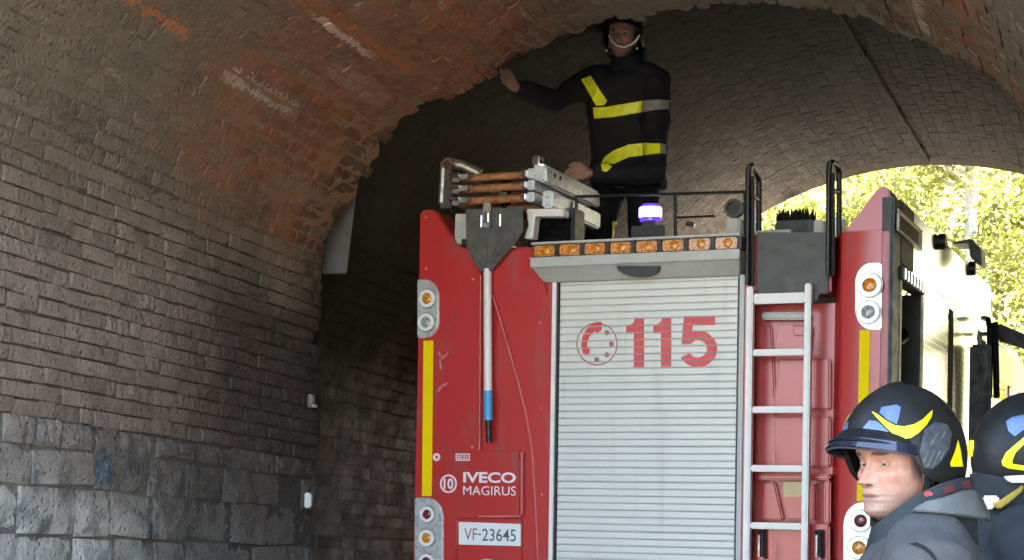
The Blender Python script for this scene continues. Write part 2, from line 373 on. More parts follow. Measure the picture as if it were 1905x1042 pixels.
        col = t.mix(t.math('MULTIPLY', t.smooth(Zw, 3.0, 2.2), t.smooth(rnd, 0, 1, .45, .95)), col, t.mix(t.smooth(mid, .35, .65), (.34, .31, .275), (.17, .155, .14)))
    t.set(color=col, rough=.92, spec=.04 if kind == 'far' else .2)
    pit = t.smooth(t.voro(c, 34), .05, .35)
    h = t.math('ADD', t.math('ADD', t.math('MULTIPLY', mid, .8), t.math('MULTIPLY', fine, .9)), t.math('ADD', t.math('MULTIPLY', grit, .25), t.math('MULTIPLY', pit, .5)))
    t.bump(h, .9, .022 if kind == 'stone' else .016)
    return t.m

near_root = thing('tunnel_vault', 'old brick tunnel vault with orange rust stains over grey stone blocks, nearest the camera', 'tunnel', (0, 0, 0), TROT.to_euler())
far_root = thing('tunnel_vault', 'sooty black wider brick vault around the front of the fire engine, open to the trees', 'tunnel', (0, 0, 0), TROT.to_euler())
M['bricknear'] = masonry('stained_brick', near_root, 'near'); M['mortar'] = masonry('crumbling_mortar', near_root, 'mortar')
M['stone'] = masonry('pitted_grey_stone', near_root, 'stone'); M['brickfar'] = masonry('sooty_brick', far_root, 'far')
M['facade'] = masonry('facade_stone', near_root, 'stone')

def edge(l): return .055 * math.sin(l * 4.1 + 1) + .045 * math.sin(l * 9.7) + .03 * math.sin(l * 23.3 + 2)
def lining(prof, s0, s1, off, thick, ns, root, name, mat, ragged0=0, ragged1=0, near=False):
    ls = np.arange(0, prof.len, .03 if near else .06); svals = np.linspace(s0, s1, ns); V = []; F = []
    nl = len(ls); fr = [prof.frame(min(max(l, .03), prof.len - .03)) for l in ls]
    j1 = rng.normal(0, 1, nl) * ragged1; j1 = np.convolve(j1, [.25, .5, .25], 'same') + (np.array([edge(l) for l in ls]) if near else 0)
    for lay, o_ in ((0, off), (1, off + thick)):
        for si, s in enumerate(svals):
            for i, (x, z, tx, tz, nx, nz) in enumerate(fr):
                ss = s + (j1[i] if si == ns - 1 else 0)
                q = o_ + (rng.normal(0, .0022) if lay == 0 else 0)
                if not near and lay == 0 and i < nl // 2 and z < 3.4: q += .009
                if near and lay == 0:
                    k_ = min(1, max(0, (z - 2.9) / .5)) if i < nl // 2 else 1
                    q = (.009 if z < 2.08 and i < nl // 2 else .0125) * (1 - k_) + (.0045 + rng.normal(0, .0055)) * k_
                V.append((x - nx * q, ss, z - nz * q))
    A = nl * ns
    for si in range(ns - 1):
        for i in range(nl - 1):
            a = si * nl + i; F.append((a, a + 1, a + nl + 1, a + nl)); b = A + a; F.append((b, b + nl, b + nl + 1, b + 1))
    for si in (0, ns - 1):
        for i in range(nl - 1):
            a = si * nl + i; q = (a, a + A, a + A + 1, a + 1); F.append(q if si == 0 else q[::-1])
    me = bpy.data.meshes.new(name); me.from_pydata(V, [], F); me.update()
    return link(name, me, mat, root, 50)

def brick_templates(n, rows=(4, 3), rough=.0022, crown=.004):   # unit blocks: x along course, y across, z towards the room
    out = []
    for _ in range(n):
        nx, ny = rows; V = []; F = []
        for j in range(ny + 1):
            for i in range(nx + 1):
                u = i / nx - .5; v = j / ny - .5
                edge = (i in (0, nx)) + (j in (0, ny))
                V.append([u, v, -.35 * edge + random.gauss(0, .22)])
        k = len(V)
        for u, v in ((-.5, -.5), (.5, -.5), (.5, .5), (-.5, .5)): V.append([u, v, -6])
        for j in range(ny):
            for i in range(nx):
                a = j * (nx + 1) + i; F.append((a, a + 1, a + nx + 2, a + nx + 1))
        c00, c10, c11, c01 = 0, nx, (nx + 1) * (ny + 1) - 1, (nx + 1) * ny
        F.append(tuple([k, k + 1] + list(range(nx, -1, -1))))
        F.append(tuple([k + 1, k + 2] + [j * (nx + 1) + nx for j in range(ny, -1, -1)]))
        F.append(tuple([k + 2, k + 3] + [ny * (nx + 1) + i for i in range(0, nx + 1)]))
        F.append(tuple([k + 3, k] + [j * (nx + 1) for j in range(0, ny + 1)]))
        out.append((np.array(V), F))
    return out
TB = brick_templates(10); TS = brick_templates(8, (6, 5))
def tmesh(tpl, name, mat):
    me = bpy.data.meshes.new(name); me.from_pydata([tuple(v) for v in tpl[0]], [], tpl[1]); me.update(); me.materials.append(mat)
    me.shade_smooth(); me.set_sharp_from_angle(angle=R(38)); return me

def lay(prof, l, s, dl, ds, depth=.008, out=0.0, tilt=0.0, wob=1.0):
    x, z, tx, tz, nx, nz = prof.frame(l)
    X = Vector((0, 1, 0)); Y = Vector((tx, 0, tz)); N = Vector((nx, 0, nz))
    X = (X + Y * tilt).normalized(); N = (N + X * random.gauss(0, .012 * wob) + Y * random.gauss(0, .03 * wob)).normalized()
    Y = N.cross(X).normalized(); X = Y.cross(N)
    m = Matrix.Identity(4)
    for r_ in range(3): m[r_][0] = X[r_] * ds; m[r_][1] = Y[r_] * dl; m[r_][2] = N[r_] * depth; m[r_][3] = (x, s, z)[r_] + N[r_] * out
    return m
def stuff_bricks(name, mats, root, mat):
    V = []; F = []; RN = []; k = 0
    for m in mats:
        tv, tf = random.choice(TB); A = np.array(m.to_3x3()); q = tv @ A.T + np.array(m.translation)
        V.append(q); F += [tuple(a + k for a in f) for f in tf]; k += len(tv); RN += [random.random()] * len(tv)
    if not V: return
    me = bpy.data.meshes.new(name); me.from_pydata(np.concatenate(V).tolist(), [], F); me.update()
    a = me.attributes.new('rnd', 'FLOAT', 'POINT'); a.data.foreach_set('value', np.array(RN, np.float32))
    o = link(name, me, mat, root, 38); o['kind'] = 'stuff'; return o

def edge(l): return .055 * math.sin(l * 4.1 + 1) + .045 * math.sin(l * 9.7) + .03 * math.sin(l * 23.3 + 2)
def courses(prof, l0, l1, s0, s1, dl=.069, joint=.0095, ragged=.05, keep=None, wob=1.0, rag=True, wobf=None):
    out = []; l = l0 + dl / 2; k = 0
    while l < l1:
        s = s0 - random.random() * .12; head = (k % 2 == 0)
        while s < s1 - .02:
            ln = random.gauss(.108, .012) if (head and random.random() < .8) else random.gauss(.2, .022)
            e = s + ln; lim = s1 + random.gauss(0, ragged) * .6 + (edge(l) if rag else 0)
            if e > lim: e = lim
            if e - s > .05 and (keep is None or keep(l, (s + e) / 2)):
                m = lay(prof, l + random.gauss(0, .0025), (s + e) / 2, dl - joint + random.gauss(0, .002), e - s - joint, (.007 if wob > .5 else .004), random.gauss(.0005, .0028 * wob), random.gauss(0, .006), wob)
                out.append((l, (s + e) / 2, m))
            s = e
        l += dl; k += 1
    return out

# near vault: lining, stones, bricks
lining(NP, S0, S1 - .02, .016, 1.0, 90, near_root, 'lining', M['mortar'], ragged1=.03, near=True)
l_top_stone = NP.l_at_z(2.11)
bm_s = [tmesh(tp, 'stone_block', M['stone']) for tp in TS]
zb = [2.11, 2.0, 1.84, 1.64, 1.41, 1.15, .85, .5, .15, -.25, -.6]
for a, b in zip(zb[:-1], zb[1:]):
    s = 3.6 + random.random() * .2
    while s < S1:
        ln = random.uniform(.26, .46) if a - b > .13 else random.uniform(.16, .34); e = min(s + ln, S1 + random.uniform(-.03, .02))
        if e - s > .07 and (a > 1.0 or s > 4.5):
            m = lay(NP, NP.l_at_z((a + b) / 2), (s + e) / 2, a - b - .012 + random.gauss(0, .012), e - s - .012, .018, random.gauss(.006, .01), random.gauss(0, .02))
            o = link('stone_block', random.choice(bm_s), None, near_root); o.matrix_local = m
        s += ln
allb = courses(NP, l_top_stone, NP.len - 1.2, 3.6, S1)
l_view = NP.l_at_z(3.02)
def score(b):
    l, s, m = b; return (s > 5.25) * (l < l_view) * 10 + 1 / (abs(s - 6.4) + .6)
allb.sort(key=score, reverse=True)
bm_b = [tmesh(tp, 'brick', M['bricknear']) for tp in TB]
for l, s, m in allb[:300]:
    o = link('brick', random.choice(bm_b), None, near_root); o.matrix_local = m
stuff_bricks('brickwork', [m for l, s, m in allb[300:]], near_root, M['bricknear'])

# far vault
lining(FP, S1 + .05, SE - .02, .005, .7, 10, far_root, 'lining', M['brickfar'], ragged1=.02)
fb = courses(FP, FP.l_at_z(.6), FP.len - 1.6, S1 + .06, SE, dl=.074, joint=.009, wob=.3, rag=False)
lf = FP.l_at_z(3.3)
fb.sort(key=lambda b: (b[0] < lf) * 10 + (b[0] > FP.l_at_z(1.4)) * 5 - b[1] * .2, reverse=True)
bm_f = [tmesh(tp, 'brick', M['brickfar']) for tp in TB]
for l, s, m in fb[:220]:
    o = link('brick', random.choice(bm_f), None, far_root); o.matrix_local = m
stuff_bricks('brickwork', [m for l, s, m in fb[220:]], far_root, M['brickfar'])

# facades at both mouths, the hill above
def facade(name, prof, s0, s1, top, label, root_rot, mat=None):
    r = thing(name, label, 'wall', (0, 0, 0), root_rot); pts = [(prof.at(l)) for l in np.linspace(0, prof.len, 90)]
    mb = MB(); xs0 = pts[0][0]; xs1 = pts[-1][0]
    mb.box(-16, xs0 - .02, s0, s1, -2, top); mb.box(xs1 + .02, 14, s0, s1, -2, top)
    for (xa, za), (xb, zb_) in zip(pts[:-1], pts[1:]):
        if xb - xa > 1e-4: mb.hull([(xa, s0, za + .02), (xb, s0, zb_ + .02), (xb, s0, top), (xa, s0, top)], [(xa, s1, za + .02), (xb, s1, zb_ + .02), (xb, s1, top), (xa, s1, top)])
    mb.build('wall_face', mat or M['facade'], r, smooth=20)
    MB().box(-16, 14, s0 - .12, s1 + .1, top, top + .22).build('coping', M['facade'], r, bevel=.03)
    return r
facade('portal_wall', NP, S0 - .35, S0 - .01, 6.4, 'stone portal wall at the near mouth of the tunnel behind the camera side', TROT.to_euler())
facade('portal_wall', FP, SE + .01, SE + .3, 6.6, 'stone portal wall framing the far mouth of the tunnel', TROT.to_euler(), M['brickfar'])

def soil(name, a, b, sc=3):
    t = NT(name); c = t.coord(None, 'Object')
    t.set(color=t.mix(t.smooth(t.noise(c, sc, 8, .65), .3, .7), a, b), rough=.95); t.bump(t.noise(c, sc * 12, 5), .6, .03); return t.m
M['grass'] = soil('dry_grass', (.12, .12, .045), (.26, .23, .12), .8); M['asphalt'] = soil('asphalt', (.045, .045, .046), (.07, .068, .064), 2)
gme = bpy.data.meshes.new('ground'); gn = 40
gx = np.linspace(-400, 400, gn); V = [(float(x), float(y), 0) for y in gx for x in gx]
gme.from_pydata(V, [], [(j * gn + i, j * gn + i + 1, (j + 1) * gn + i + 1, (j + 1) * gn + i) for j in range(gn - 1) for i in range(gn - 1)]); gme.update()
tag(link('ground', gme, M['grass']), kind='structure')
ca, sa = math.cos(-TAZ), math.sin(-TAZ)
def TW(t_, s_, z_=0): return Vector((t_ * math.cos(TAZ) + s_ * math.sin(TAZ), -t_ * math.sin(TAZ) + s_ * math.cos(TAZ), z_))
M['bounce'] = soil('pale_bounce_ground', (.3, .28, .25), (.42, .4, .36), 3)
mb = MB(); mb.face([TW(-14, -32, .004), TW(12, -32, .004), TW(12, S0 - .36, .004), TW(-14, S0 - .36, .004)]); tag(mb.build('bounce_ground', M['bounce']), kind='structure')  # unseen pale ground added to bounce sunlight into the vault
mb = MB(); mb.face([TW(-3.9, -45, .01), TW(.4, -45, .01), TW(.4, 60, .01), TW(-3.9, 60, .01)]); tag(mb.build('road', M['asphalt']), kind='structure')
hv = []; hf = []; NSX, NSY = 33, 13
for j in range(NSY):
    for i in range(NSX):
        t_ = -40 + 80 * i / (NSX - 1); s_ = S0 - .34 + (SE + .3 - S0 + .34) * j / (NSY - 1)
        hv.append(TW(t_, s_, 6.35 + .7 * math.sin(math.pi * j / (NSY - 1)) + random.uniform(-.1, .1) if -15.9 < t_ < 13.9 else (max(0, 6.3 - .25 * (abs(t_ + 1) - 14)))))
hf = [(j * NSX + i, j * NSX + i + 1, (j + 1) * NSX + i + 1, (j + 1) * NSX + i) for j in range(NSY - 1) for i in range(NSX - 1)]
hme = bpy.data.meshes.new('hillside'); hme.from_pydata([tuple(v) for v in hv], [], hf); hme.update()
tag(link('hillside', hme, M['grass'], smooth=60), kind='structure')
# slope beyond the far mouth that the trees grow on
ev = []; EN = 28
for j in range(EN):
    for i in range(EN):
        t_ = -40 + 90 * i / (EN - 1); s_ = SE + 6 + 60 * j / (EN - 1)
        g = max(0, (t_ - 2.2)) * .35 + max(0, -(t_ + 6)) * .3 + max(0, s_ - SE - 14) * .42
        ev.append(TW(t_, s_, -.05 + g + random.uniform(-.1, .25) * min(1, g)))
eme = bpy.data.meshes.new('slope'); eme.from_pydata([tuple(v) for v in ev], [], [(j * EN + i, j * EN + i + 1, (j + 1) * EN + i + 1, (j + 1) * EN + i) for j in range(EN - 1) for i in range(EN - 1)]); eme.update()
tag(link('hillside', eme, M['grass'], smooth=60), kind='structure')

# ------------------------------------------------------------------ trees beyond the far mouth
def leafmat(name, a, b):
    t = NT(name); at = t.n.new('ShaderNodeAttribute'); at.attribute_name = 'rnd'
    col = t.mix(at.outputs['Fac'], a, b); t.set(color=col, rough=.5, spec=.3)
    tr = t.n.new('ShaderNodeBsdfTranslucent'); t.put(tr.inputs[0], t.mix(.5, col, (.34, .34, .06), 'ADD')); ad = t.n.new('ShaderNodeMixShader'); ad.inputs[0].default_value = .5
    t.L(t.b.outputs[0], ad.inputs[1]); t.L(tr.outputs[0], ad.inputs[2]); t.L(ad.outputs[0], t.out.inputs[0]); return t.m
M['leafa'] = leafmat('yellow_green_leaves', (.075, .09, .014), (.19, .18, .05)); M['leafb'] = leafmat('mid_green_leaves', (.05, .07, .014), (.15, .15, .035))
M['bark'] = simple('grey_bark', (.2, .16, .12), .9, var=.4, vs_=14, bump=.6, bs=40); M['palebark'] = simple('pale_bark', (.55, .5, .44), .85, var=.25, vs_=10, bump=.4, bs=40)
def leaves(clumps, n, size, name, mat, parent):
    c = np.array([q[0] for q in clumps]); r_ = np.array([q[1] for q in clumps]); pick = rng.choice(len(clumps), n, p=r_ ** 2 / (r_ ** 2).sum())
    d = rng.normal(size=(n, 3)); d /= np.linalg.norm(d, axis=1)[:, None]; rad = rng.random(n) ** .45
    p = c[pick] + d * (r_[pick] * rad)[:, None] * np.array([1, 1, .75])
    u = rng.normal(size=(n, 3)); u /= np.linalg.norm(u, axis=1)[:, None]; v = np.cross(u, rng.normal(size=(n, 3))); v /= np.linalg.norm(v, axis=1)[:, None]
    sz = size * rng.uniform(.6, 1.4, n)[:, None]
    V = np.stack([p - u * sz, p + v * sz * .45, p + u * sz, p - v * sz * .45], 1).reshape(-1, 3)
    me = bpy.data.meshes.new(name); me.from_pydata(V.tolist(), [], np.arange(4 * n).reshape(-1, 4).tolist()); me.update()
    rv = np.repeat((rng.random(len(clumps))[pick] * .78 + rng.random(n) * .22), 4).astype(np.float32)
    a = me.attributes.new('rnd', 'FLOAT', 'POINT'); a.data.foreach_set('value', rv)
    return link(name, me, mat, parent)
def tree(loc, h, label, leafm, bark, cr, nl, lsize, lean=0, base=.3, group='trees beyond the tunnel'):
    r = thing('tree', label, 'tree', loc, group=group); mb = MB()
    top = Vector((lean, random.uniform(-.3, .3), h * .8)); tr = max(.07, h * .018)
    path = [Vector((0, 0, -.3))] + [top * k + Vector((random.uniform(-.1, .1), random.uniform(-.1, .1), 0)) for k in (.25, .5, .75, 1)]
    mb.tube(path, [tr * 1.3, tr, tr * .8, tr * .55, tr * .2], 9); mb.build('trunk', bark, r)
    cl = []
    for k in range(14):
        f = random.uniform(base, 1.0); a = random.uniform(0, 6.28); st_ = top * f
        e = st_ + Vector((math.cos(a), math.sin(a), .45)) * cr * random.uniform(.35, 1.0) * (1.15 - .55 * f)
        lb = MB(); lb.tube([st_, (st_ + e) / 2 + Vector((0, 0, -.08)), e], [tr * .4, tr * .25, tr * .08], 6); lb.build('limb', bark, r); cl.append((np.array(e), cr * random.uniform(.3, .52)))
        cl.append((np.array((st_ + e) / 2), cr * random.uniform(.22, .4)))
    cl.append((np.array(top), cr * .5))
    leaves(cl, nl, lsize, 'crown', leafm, r); return r
def gz(p):
    q = TI @ Vector((p.x, p.y, 0)); t_, s_ = q.x, q.y
    return -.05 + max(0, (t_ - 2.2)) * .35 + max(0, -(t_ + 6)) * .3 + max(0, s_ - SE - 14) * .42
TREES = [  # pixel x, distance, height, label, leaf, bark, crown radius, leaves, leaf size
    (1505, 24, 7.0, 'bushy yellow-green tree seen just left of the engine\'s right roof corner', 'leafa', 'bark', 2.2, 9500, .06),
    (1640, 30, 8.5, 'leafy tree directly above the right rear roof corner of the engine', 'leafb', 'bark', 2.6, 9500, .07),
    (1790, 23, 9.0, 'sunlit tree with a straight pale trunk, in the middle of the far mouth', 'leafa', 'palebark', 1.9, 4000, .055),
    (1880, 27, 8.0, 'dense tree filling the right end of the far mouth', 'leafb', 'bark', 2.4, 9500, .065),
    (1990, 22, 7.5, 'leaning tree at the far right beyond the engine\'s cab', 'leafa', 'bark', 2.2, 9000, .06),
    (1730, 40, 12, 'taller tree behind the pale-trunked tree, up the slope', 'leafb', 'bark', 3.4, 5500, .11),
        (1560, 44, 12, 'tall tree up the slope behind the bushy yellow-green one', 'leafa', 'bark', 3.4, 5500, .11)]
for px, y, h, lab, lm, bk, cr, nl, ls_ in TREES:
    p = P(px, 930, y); p.z = gz(p)
    tree(p, h, lab, M[lm], M[bk], cr, nl, ls_, lean=random.uniform(-.4, .4) if bk == 'bark' else .05)
cl = []
for k in range(70):
    p = P(random.uniform(1650, 2250), 930, random.uniform(19, 34)); p.z = gz(p) + random.uniform(.2, 1.1); cl.append((np.array(p), random.uniform(.5, 1.1)))
o = leaves(cl, 26000, .075, 'undergrowth', M['leafb'], None); tag(o, 'low green undergrowth on the slope beyond the tunnel mouth', 'undergrowth', kind='stuff')

# ------------------------------------------------------------------ the fire engine's own frame
TA = math.atan((2270 - CX) / FPX); ex = Vector((math.cos(TA), -math.sin(TA), 0)); ey = Vector((math.sin(TA), math.cos(TA), 0))
OT = Vector((.652, 8.69, 0))
def T(px, py, d=0.0):                   # local (x, z) on the plane y = d behind the rear face
    r_ = ray(px, py); k = (d - (C0 - OT).dot(ey)) / r_.dot(ey); q = C0 + r_ * k - OT; return (q.dot(ex), q.z)
def SD(px, py, X=1.25):                 # local (y, z) on the right-hand side
    r_ = ray(px, py); k = (X - (C0 - OT).dot(ex)) / r_.dot(ex); q = C0 + r_ * k - OT; return (q.dot(ey), q.z)
def TL(px, py, d): x, z = T(px, py, d); return Vector((x, d, z))
def PL(pts, d=0.0): return [T(a, b, d) for a, b in pts]
truck = thing('fire_truck', 'red fire engine seen from behind with a grey roller shutter marked 115', 'fire engine', OT, (0, 0, -TA))
XL, XR = -1.25, 1.25
# chassis, wheels and what carries the body
MB().box(-.45, .45, .1, 7.0, .55, .8).build('chassis', M['black'], truck)
MB().box(XL + .02, XR - .02, -.03, .1, .42, .72).build('rear_bumper', M['dark'], truck, bevel=.02)
def wheel(x, y):
    rings = []; n = 40
    prof_ = [(.26, -.14), (.44, -.15), (.49, -.12), (.5, -.05), (.5, .05), (.49, .12), (.44, .15), (.26, .14)]
    mb_ = MB()
    for rr, xx in prof_ + [prof_[0]]: rings.append([(xx, rr * math.cos(6.28318 * k / n), rr * math.sin(6.28318 * k / n)) for k in range(n)])
    mb_.loft(rings, cap=False); wo = mb_.build('wheel', M['rubber'], truck); wo.location = (x, y, .5)
    r2 = MB(); r2.loft([[(xx, rr * math.cos(6.28318 * k / 24), rr * math.sin(6.28318 * k / 24)) for k in range(24)] for rr, xx in ((.265, -.1), (.265, .1), (.2, .09), (.1, .12), (.09, .14))])
    r2.build('rim', M['steel'], wo)
for x in (-1.02, 1.02):
    for y in (1.6, 5.6): wheel(x, y)
Z0 = .72
BY = 3.42                               # length of the equipment body
ztl = T(784, 391)[1]; ztr = T(1650, 351)[1]
# left rear panel, in three layers
pl = PL([(781, 396), (788, 390), (806, 390), (813, 397), (851, 458), (1003, 458), (1014, 520), (1026, 560), (1022, 800), (1020, 1042)]); pl += [(T(1020, 1042)[0], Z0), (T(768, 1042)[0], Z0), T(768, 1042), T(776, 700)]
MB().prism(pl, .035, .2).build('rear_panel', M['red'], truck, bevel=.006)
pl = PL([(781, 396), (788, 390), (806, 390), (813, 397), (850, 457), (893, 470), (893, 700), (891, 837), (968, 837), (968, 958), (965, 964), (850, 966), (848, 1042)])
pl += [(T(848, 1042)[0], Z0), (T(768, 1042)[0], Z0), T(768, 1042), T(776, 700)]
MB().prism(pl, 0, .036).build('corner_panel', M['red'], truck, bevel=.007, seg=3)
pl = PL([(850, 966), (968, 966), (968, 1042)]); pl += [(T(968, 1042)[0], Z0), (T(848, 1042)[0], Z0)]
MB().prism(pl, .012, .036).build('plate_recess_panel', M['red'], truck, bevel=.003)
pl = PL([(903, 462), (1003, 459), (1014, 520), (1026, 560), (1022, 800), (1019, 1042)]); pl += [(T(1019, 1042)[0], Z0), (T(999, 1042)[0], Z0)] + PL([(999, 1042), (995, 950), (987, 838), (976, 770), (960, 700), (941, 630), (922, 566), (908, 520)])
MB().prism(pl, .002, .036).build('shaped_panel', M['red'], truck, bevel=.012, seg=3)
mb = MB(); mb.tube([TL(a, b, .0) for a, b in ((916, 548), (926, 580), (944, 640), (963, 706), (979, 772), (990, 838), (997, 950), (1001, 1042))], .005, 6); mb.build('highlight_bead', M['edge'], truck)  # pale bead drawn along the crease as its highlight
mb = MB(); mb.tube([TL(971, 842, -.001), TL(971, 958, -.001)], .006, 6); mb.build('highlight_bead', M['edge'], truck); mb = MB(); mb.tube([TL(890, 961, -.001), TL(969, 961, -.001)], .005, 6); mb.build('highlight_bead', M['edge'], truck); mb = MB(); mb.tube([TL(894, 512, -.001), TL(892, 836, -.001)], .004, 6); mb.build('highlight_bead', M['edge'], truck)
# shutter opening
def strip(name, xa, xb, y0, y1, mat, ztop=None, bev=.002):
    za = ztop if ztop else T(xa, 512)[1]
    MB().box(T(xa, 760)[0], T(xb, 760)[0], y0, y1, Z0, za).build(name, mat, truck, bevel=bev)
strip('door_edge_trim', 1017, 1025, -.004, .06, M['redin'])
strip('shutter_guide', 1025.5, 1033, -.012, .06, M['rail']); strip('gasket', 1033.3, 1037, .0, .06, M['black'])
strip('gasket', 1370, 1373.5, .0, .06, M['black']); strip('shutter_guide', 1373.8, 1383, -.012, .06, M['grey']); strip('door_edge_trim', 1383.5, 1391, -.004, .06, M['red'])
sx0, sx1 = T(1037.3, 760)[0], T(1369.7, 760)[0]; ztop = T(1200, 512)[1]
shut = MB().box(sx0, sx1, .05, .07, Z0, ztop).build('roller_shutter', M['grey'], truck)
pitch = (T(1200, 530)[1] - T(1200, 1035)[1]) / 38.0
mb = MB(); prof_ = [(.0102, -pitch / 2 + .0005), (.0085, -pitch / 2 + .0022), (.0084, -pitch * .25), (.008, 0), (.0084, pitch * .25), (.0085, pitch / 2 - .0022), (.0102, pitch / 2 - .0005), (.04, pitch / 2 - .0005), (.04, -pitch / 2 + .0005)]
mb.hull([(sx0 + .003, a, b) for a, b in prof_], [(sx1 - .003, a, b) for a, b in prof_]); slat_me = mb.mesh('slat'); slat_me.shade_smooth(); slat_me.set_sharp_from_angle(angle=R(50)); slat_me.materials.append(M['alu'])
zz = ztop - pitch / 2; joints = []
while zz > Z0 + pitch / 2:
    o = bpy.data.objects.new('slat', slat_me); COL.objects.link(o); o.parent = shut; o.location = (0, random.uniform(-.0006, .0006), zz); o.rotation_euler = (random.gauss(0, .012), 0, 0); joints.append(zz - pitch / 2); zz -= pitch
MB().box(sx0 + .01, sx1 - .01, .0, .05, Z0 - .03, zz + pitch / 2).build('pull_bar', M['grey'], shut, bevel=.006)
def decal(polys, name, mat, y=.0045, cut=None):     # thin film, cut at every joint between slats
    bm = bmesh.new()
    for poly in polys:
        outer = poly[0] if isinstance(poly[0], list) else poly
        bm.faces.new([bm.verts.new((x, y, z)) for x, z in outer])
    bmesh.ops.remove_doubles(bm, verts=bm.verts, dist=1e-6); bmesh.ops.triangulate(bm, faces=bm.faces, ngon_method='EAR_CLIP')
    for zj in joints:
        for q in (-.0026, .0026): bmesh.ops.bisect_plane(bm, geom=list(bm.verts) + list(bm.edges) + list(bm.faces), plane_co=(0, 0, zj + q), plane_no=(0, 0, 1))
    dead = [f for f in bm.faces if any(abs(f.calc_center_median().z - zj) < .0025 for zj in joints)]
    bmesh.ops.delete(bm, geom=dead, context='FACES'); bmesh.ops.recalc_face_normals(bm, faces=bm.faces)
    for f in bm.faces:
        if f.normal.y > 0: f.normal_flip()
    me = bpy.data.meshes.new(name); bm.to_mesh(me); bm.free(); return link(name, me, mat, shut)
def arcpx(cx, cy, rx, ry, a0, a1, n): return [(cx + rx * math.cos(R(a0 + (a1 - a0) * k / n)), cy - ry * math.sin(R(a0 + (a1 - a0) * k / n))) for k in range(n + 1)]
dg1 = [(1165, 605), (1173, 604), (1179, 600), (1181, 591), (1198, 591), (1198, 683), (1179, 683), (1179, 621), (1165, 621)]
dg2 = [(a + 50.5, b - 1) for a, b in dg1]
d5 = [(1272, 588), (1330, 588), (1330, 605), (1289, 605), (1287, 619)] + arcpx(1298, 649, 36, 34, 100, -152, 22) + [(1282, 657)] + arcpx(1298, 649, 17, 16, -150, 110, 16) + [(1285, 640), (1268, 640)]
oa, ia = arcpx(1298, 649, 36, 34, 100, -152, 24), arcpx(1298, 649, 17, 16, 110, -150, 24)
five = [[(1272, 588), (1330, 588), (1330, 605), (1289, 605)], [(1272, 588), (1289, 605), (1287, 619), (1285, 640), (1268, 640)], [(1287, 619), oa[0], ia[0], (1285, 640)]] + [[oa[k], oa[k + 1], ia[k + 1], ia[k]] for k in range(24)]
for d_ in ([dg1], [dg2], five): decal([[PL(q_, .004)] for q_ in d_], 'digit', M['sign'])
cxp, cyp = 1110.5, 640
ringp = []
for k in range(48):
    a, b = k * 7.5, (k + 1) * 7.5
    ringp.append([PL([(cxp + 38.5 * math.cos(R(a)), cyp - 40 * math.sin(R(a))), (cxp + 38.5 * math.cos(R(b)), cyp - 40 * math.sin(R(b))), (cxp + 36.3 * math.cos(R(b)), cyp - 37.8 * math.sin(R(b))), (cxp + 36.3 * math.cos(R(a)), cyp - 37.8 * math.sin(R(a)))], .004)])
decal(ringp, 'dial_ring', M['inkred'])
dots = [[PL([(a + 4.8 * math.cos(k * .6283), b + 5 * math.sin(k * .6283)) for k in range(10)], .004)] for a, b in ((1129, 619), (1137.5, 640), (1129, 660), (1110, 669))]
decal(dots, 'dial_holes', M['inkred'])
hand = [(1119, 599), (1119, 614), (1112, 619), (1106, 616), (1097, 625), (1092, 638), (1092, 646), (1097, 648), (1097, 656), (1092, 662), (1084, 656), (1081, 643), (1083, 628), (1090, 614), (1101, 603), (1110, 599)]
decal([[PL(hand, .004)]], 'handset_symbol', M['sign'])
# header over the shutter: housing and amber bar
xh0, xh1 = T(1003, 470)[0], T(1386, 470)[0]
zt_ = T(1195, 448)[1]; z1_ = T(1195, 477)[1]; z2_ = T(1195, 495)[1]; z3_ = T(1195, 520)[1]
mb = MB(); mb.hull([(xh0 + .04, -.03, z3_), (xh1 - .02, -.03, z3_), (xh1, -.1, z2_ + .001), (xh0, -.1, z2_ + .001)][:4], [(xh0 + .04, .3, z3_), (xh1 - .02, .3, z3_), (xh1, .3, z2_ + .001), (xh0, .3, z2_ + .001)])
mb.build('shutter_housing', M['grey'], truck, bevel=.004)
bar = MB().box(xh0, xh1, -.085, .3, z1_, zt_ - .012).build('light_bar', M['dark'], truck)
MB().box(xh0 - .003, xh1 + .003, -.115, .3, z2_, z1_).build('bar_lower_rail', M['grey'], bar, bevel=.004)
MB().box(xh0 - .003, xh1 + .003, -.112, .31, zt_ - .012, zt_).build('bar_upper_rail', M['grey'], bar, bevel=.003)
for k in range(8):
    a = xh0 + (xh1 - xh0) * (k + .1) / 8; b = xh0 + (xh1 - xh0) * (k + .9) / 8
    MB().box(a, b, -.106, -.08, z1_ + .006, zt_ - .018).build('amber_lamp', M['amberdark'], bar, bevel=.006)
    MB().dome(((a + b) / 2 + .01, (z1_ + zt_) / 2 - .006), .024, -.1055, .006).build('bulb', M['amber'], bar)
    MB().box(b + .005, b + (xh1 - xh0) / 8 * .2 - .005, -.1, -.08, z1_ + .002, zt_ - .013).build('divider', M['black'], bar)
hp = [T(1190 + 40 * math.cos(R(a)), 496 + 20 * abs(math.sin(R(a))), -.075) for a in range(0, 181, 12)]
mb = MB(); mb.hull([(x, -.102, z) for x, z in hp], [(x, -.06, z) for x, z in hp]); mb.build('grab_recess', M['black'], truck)
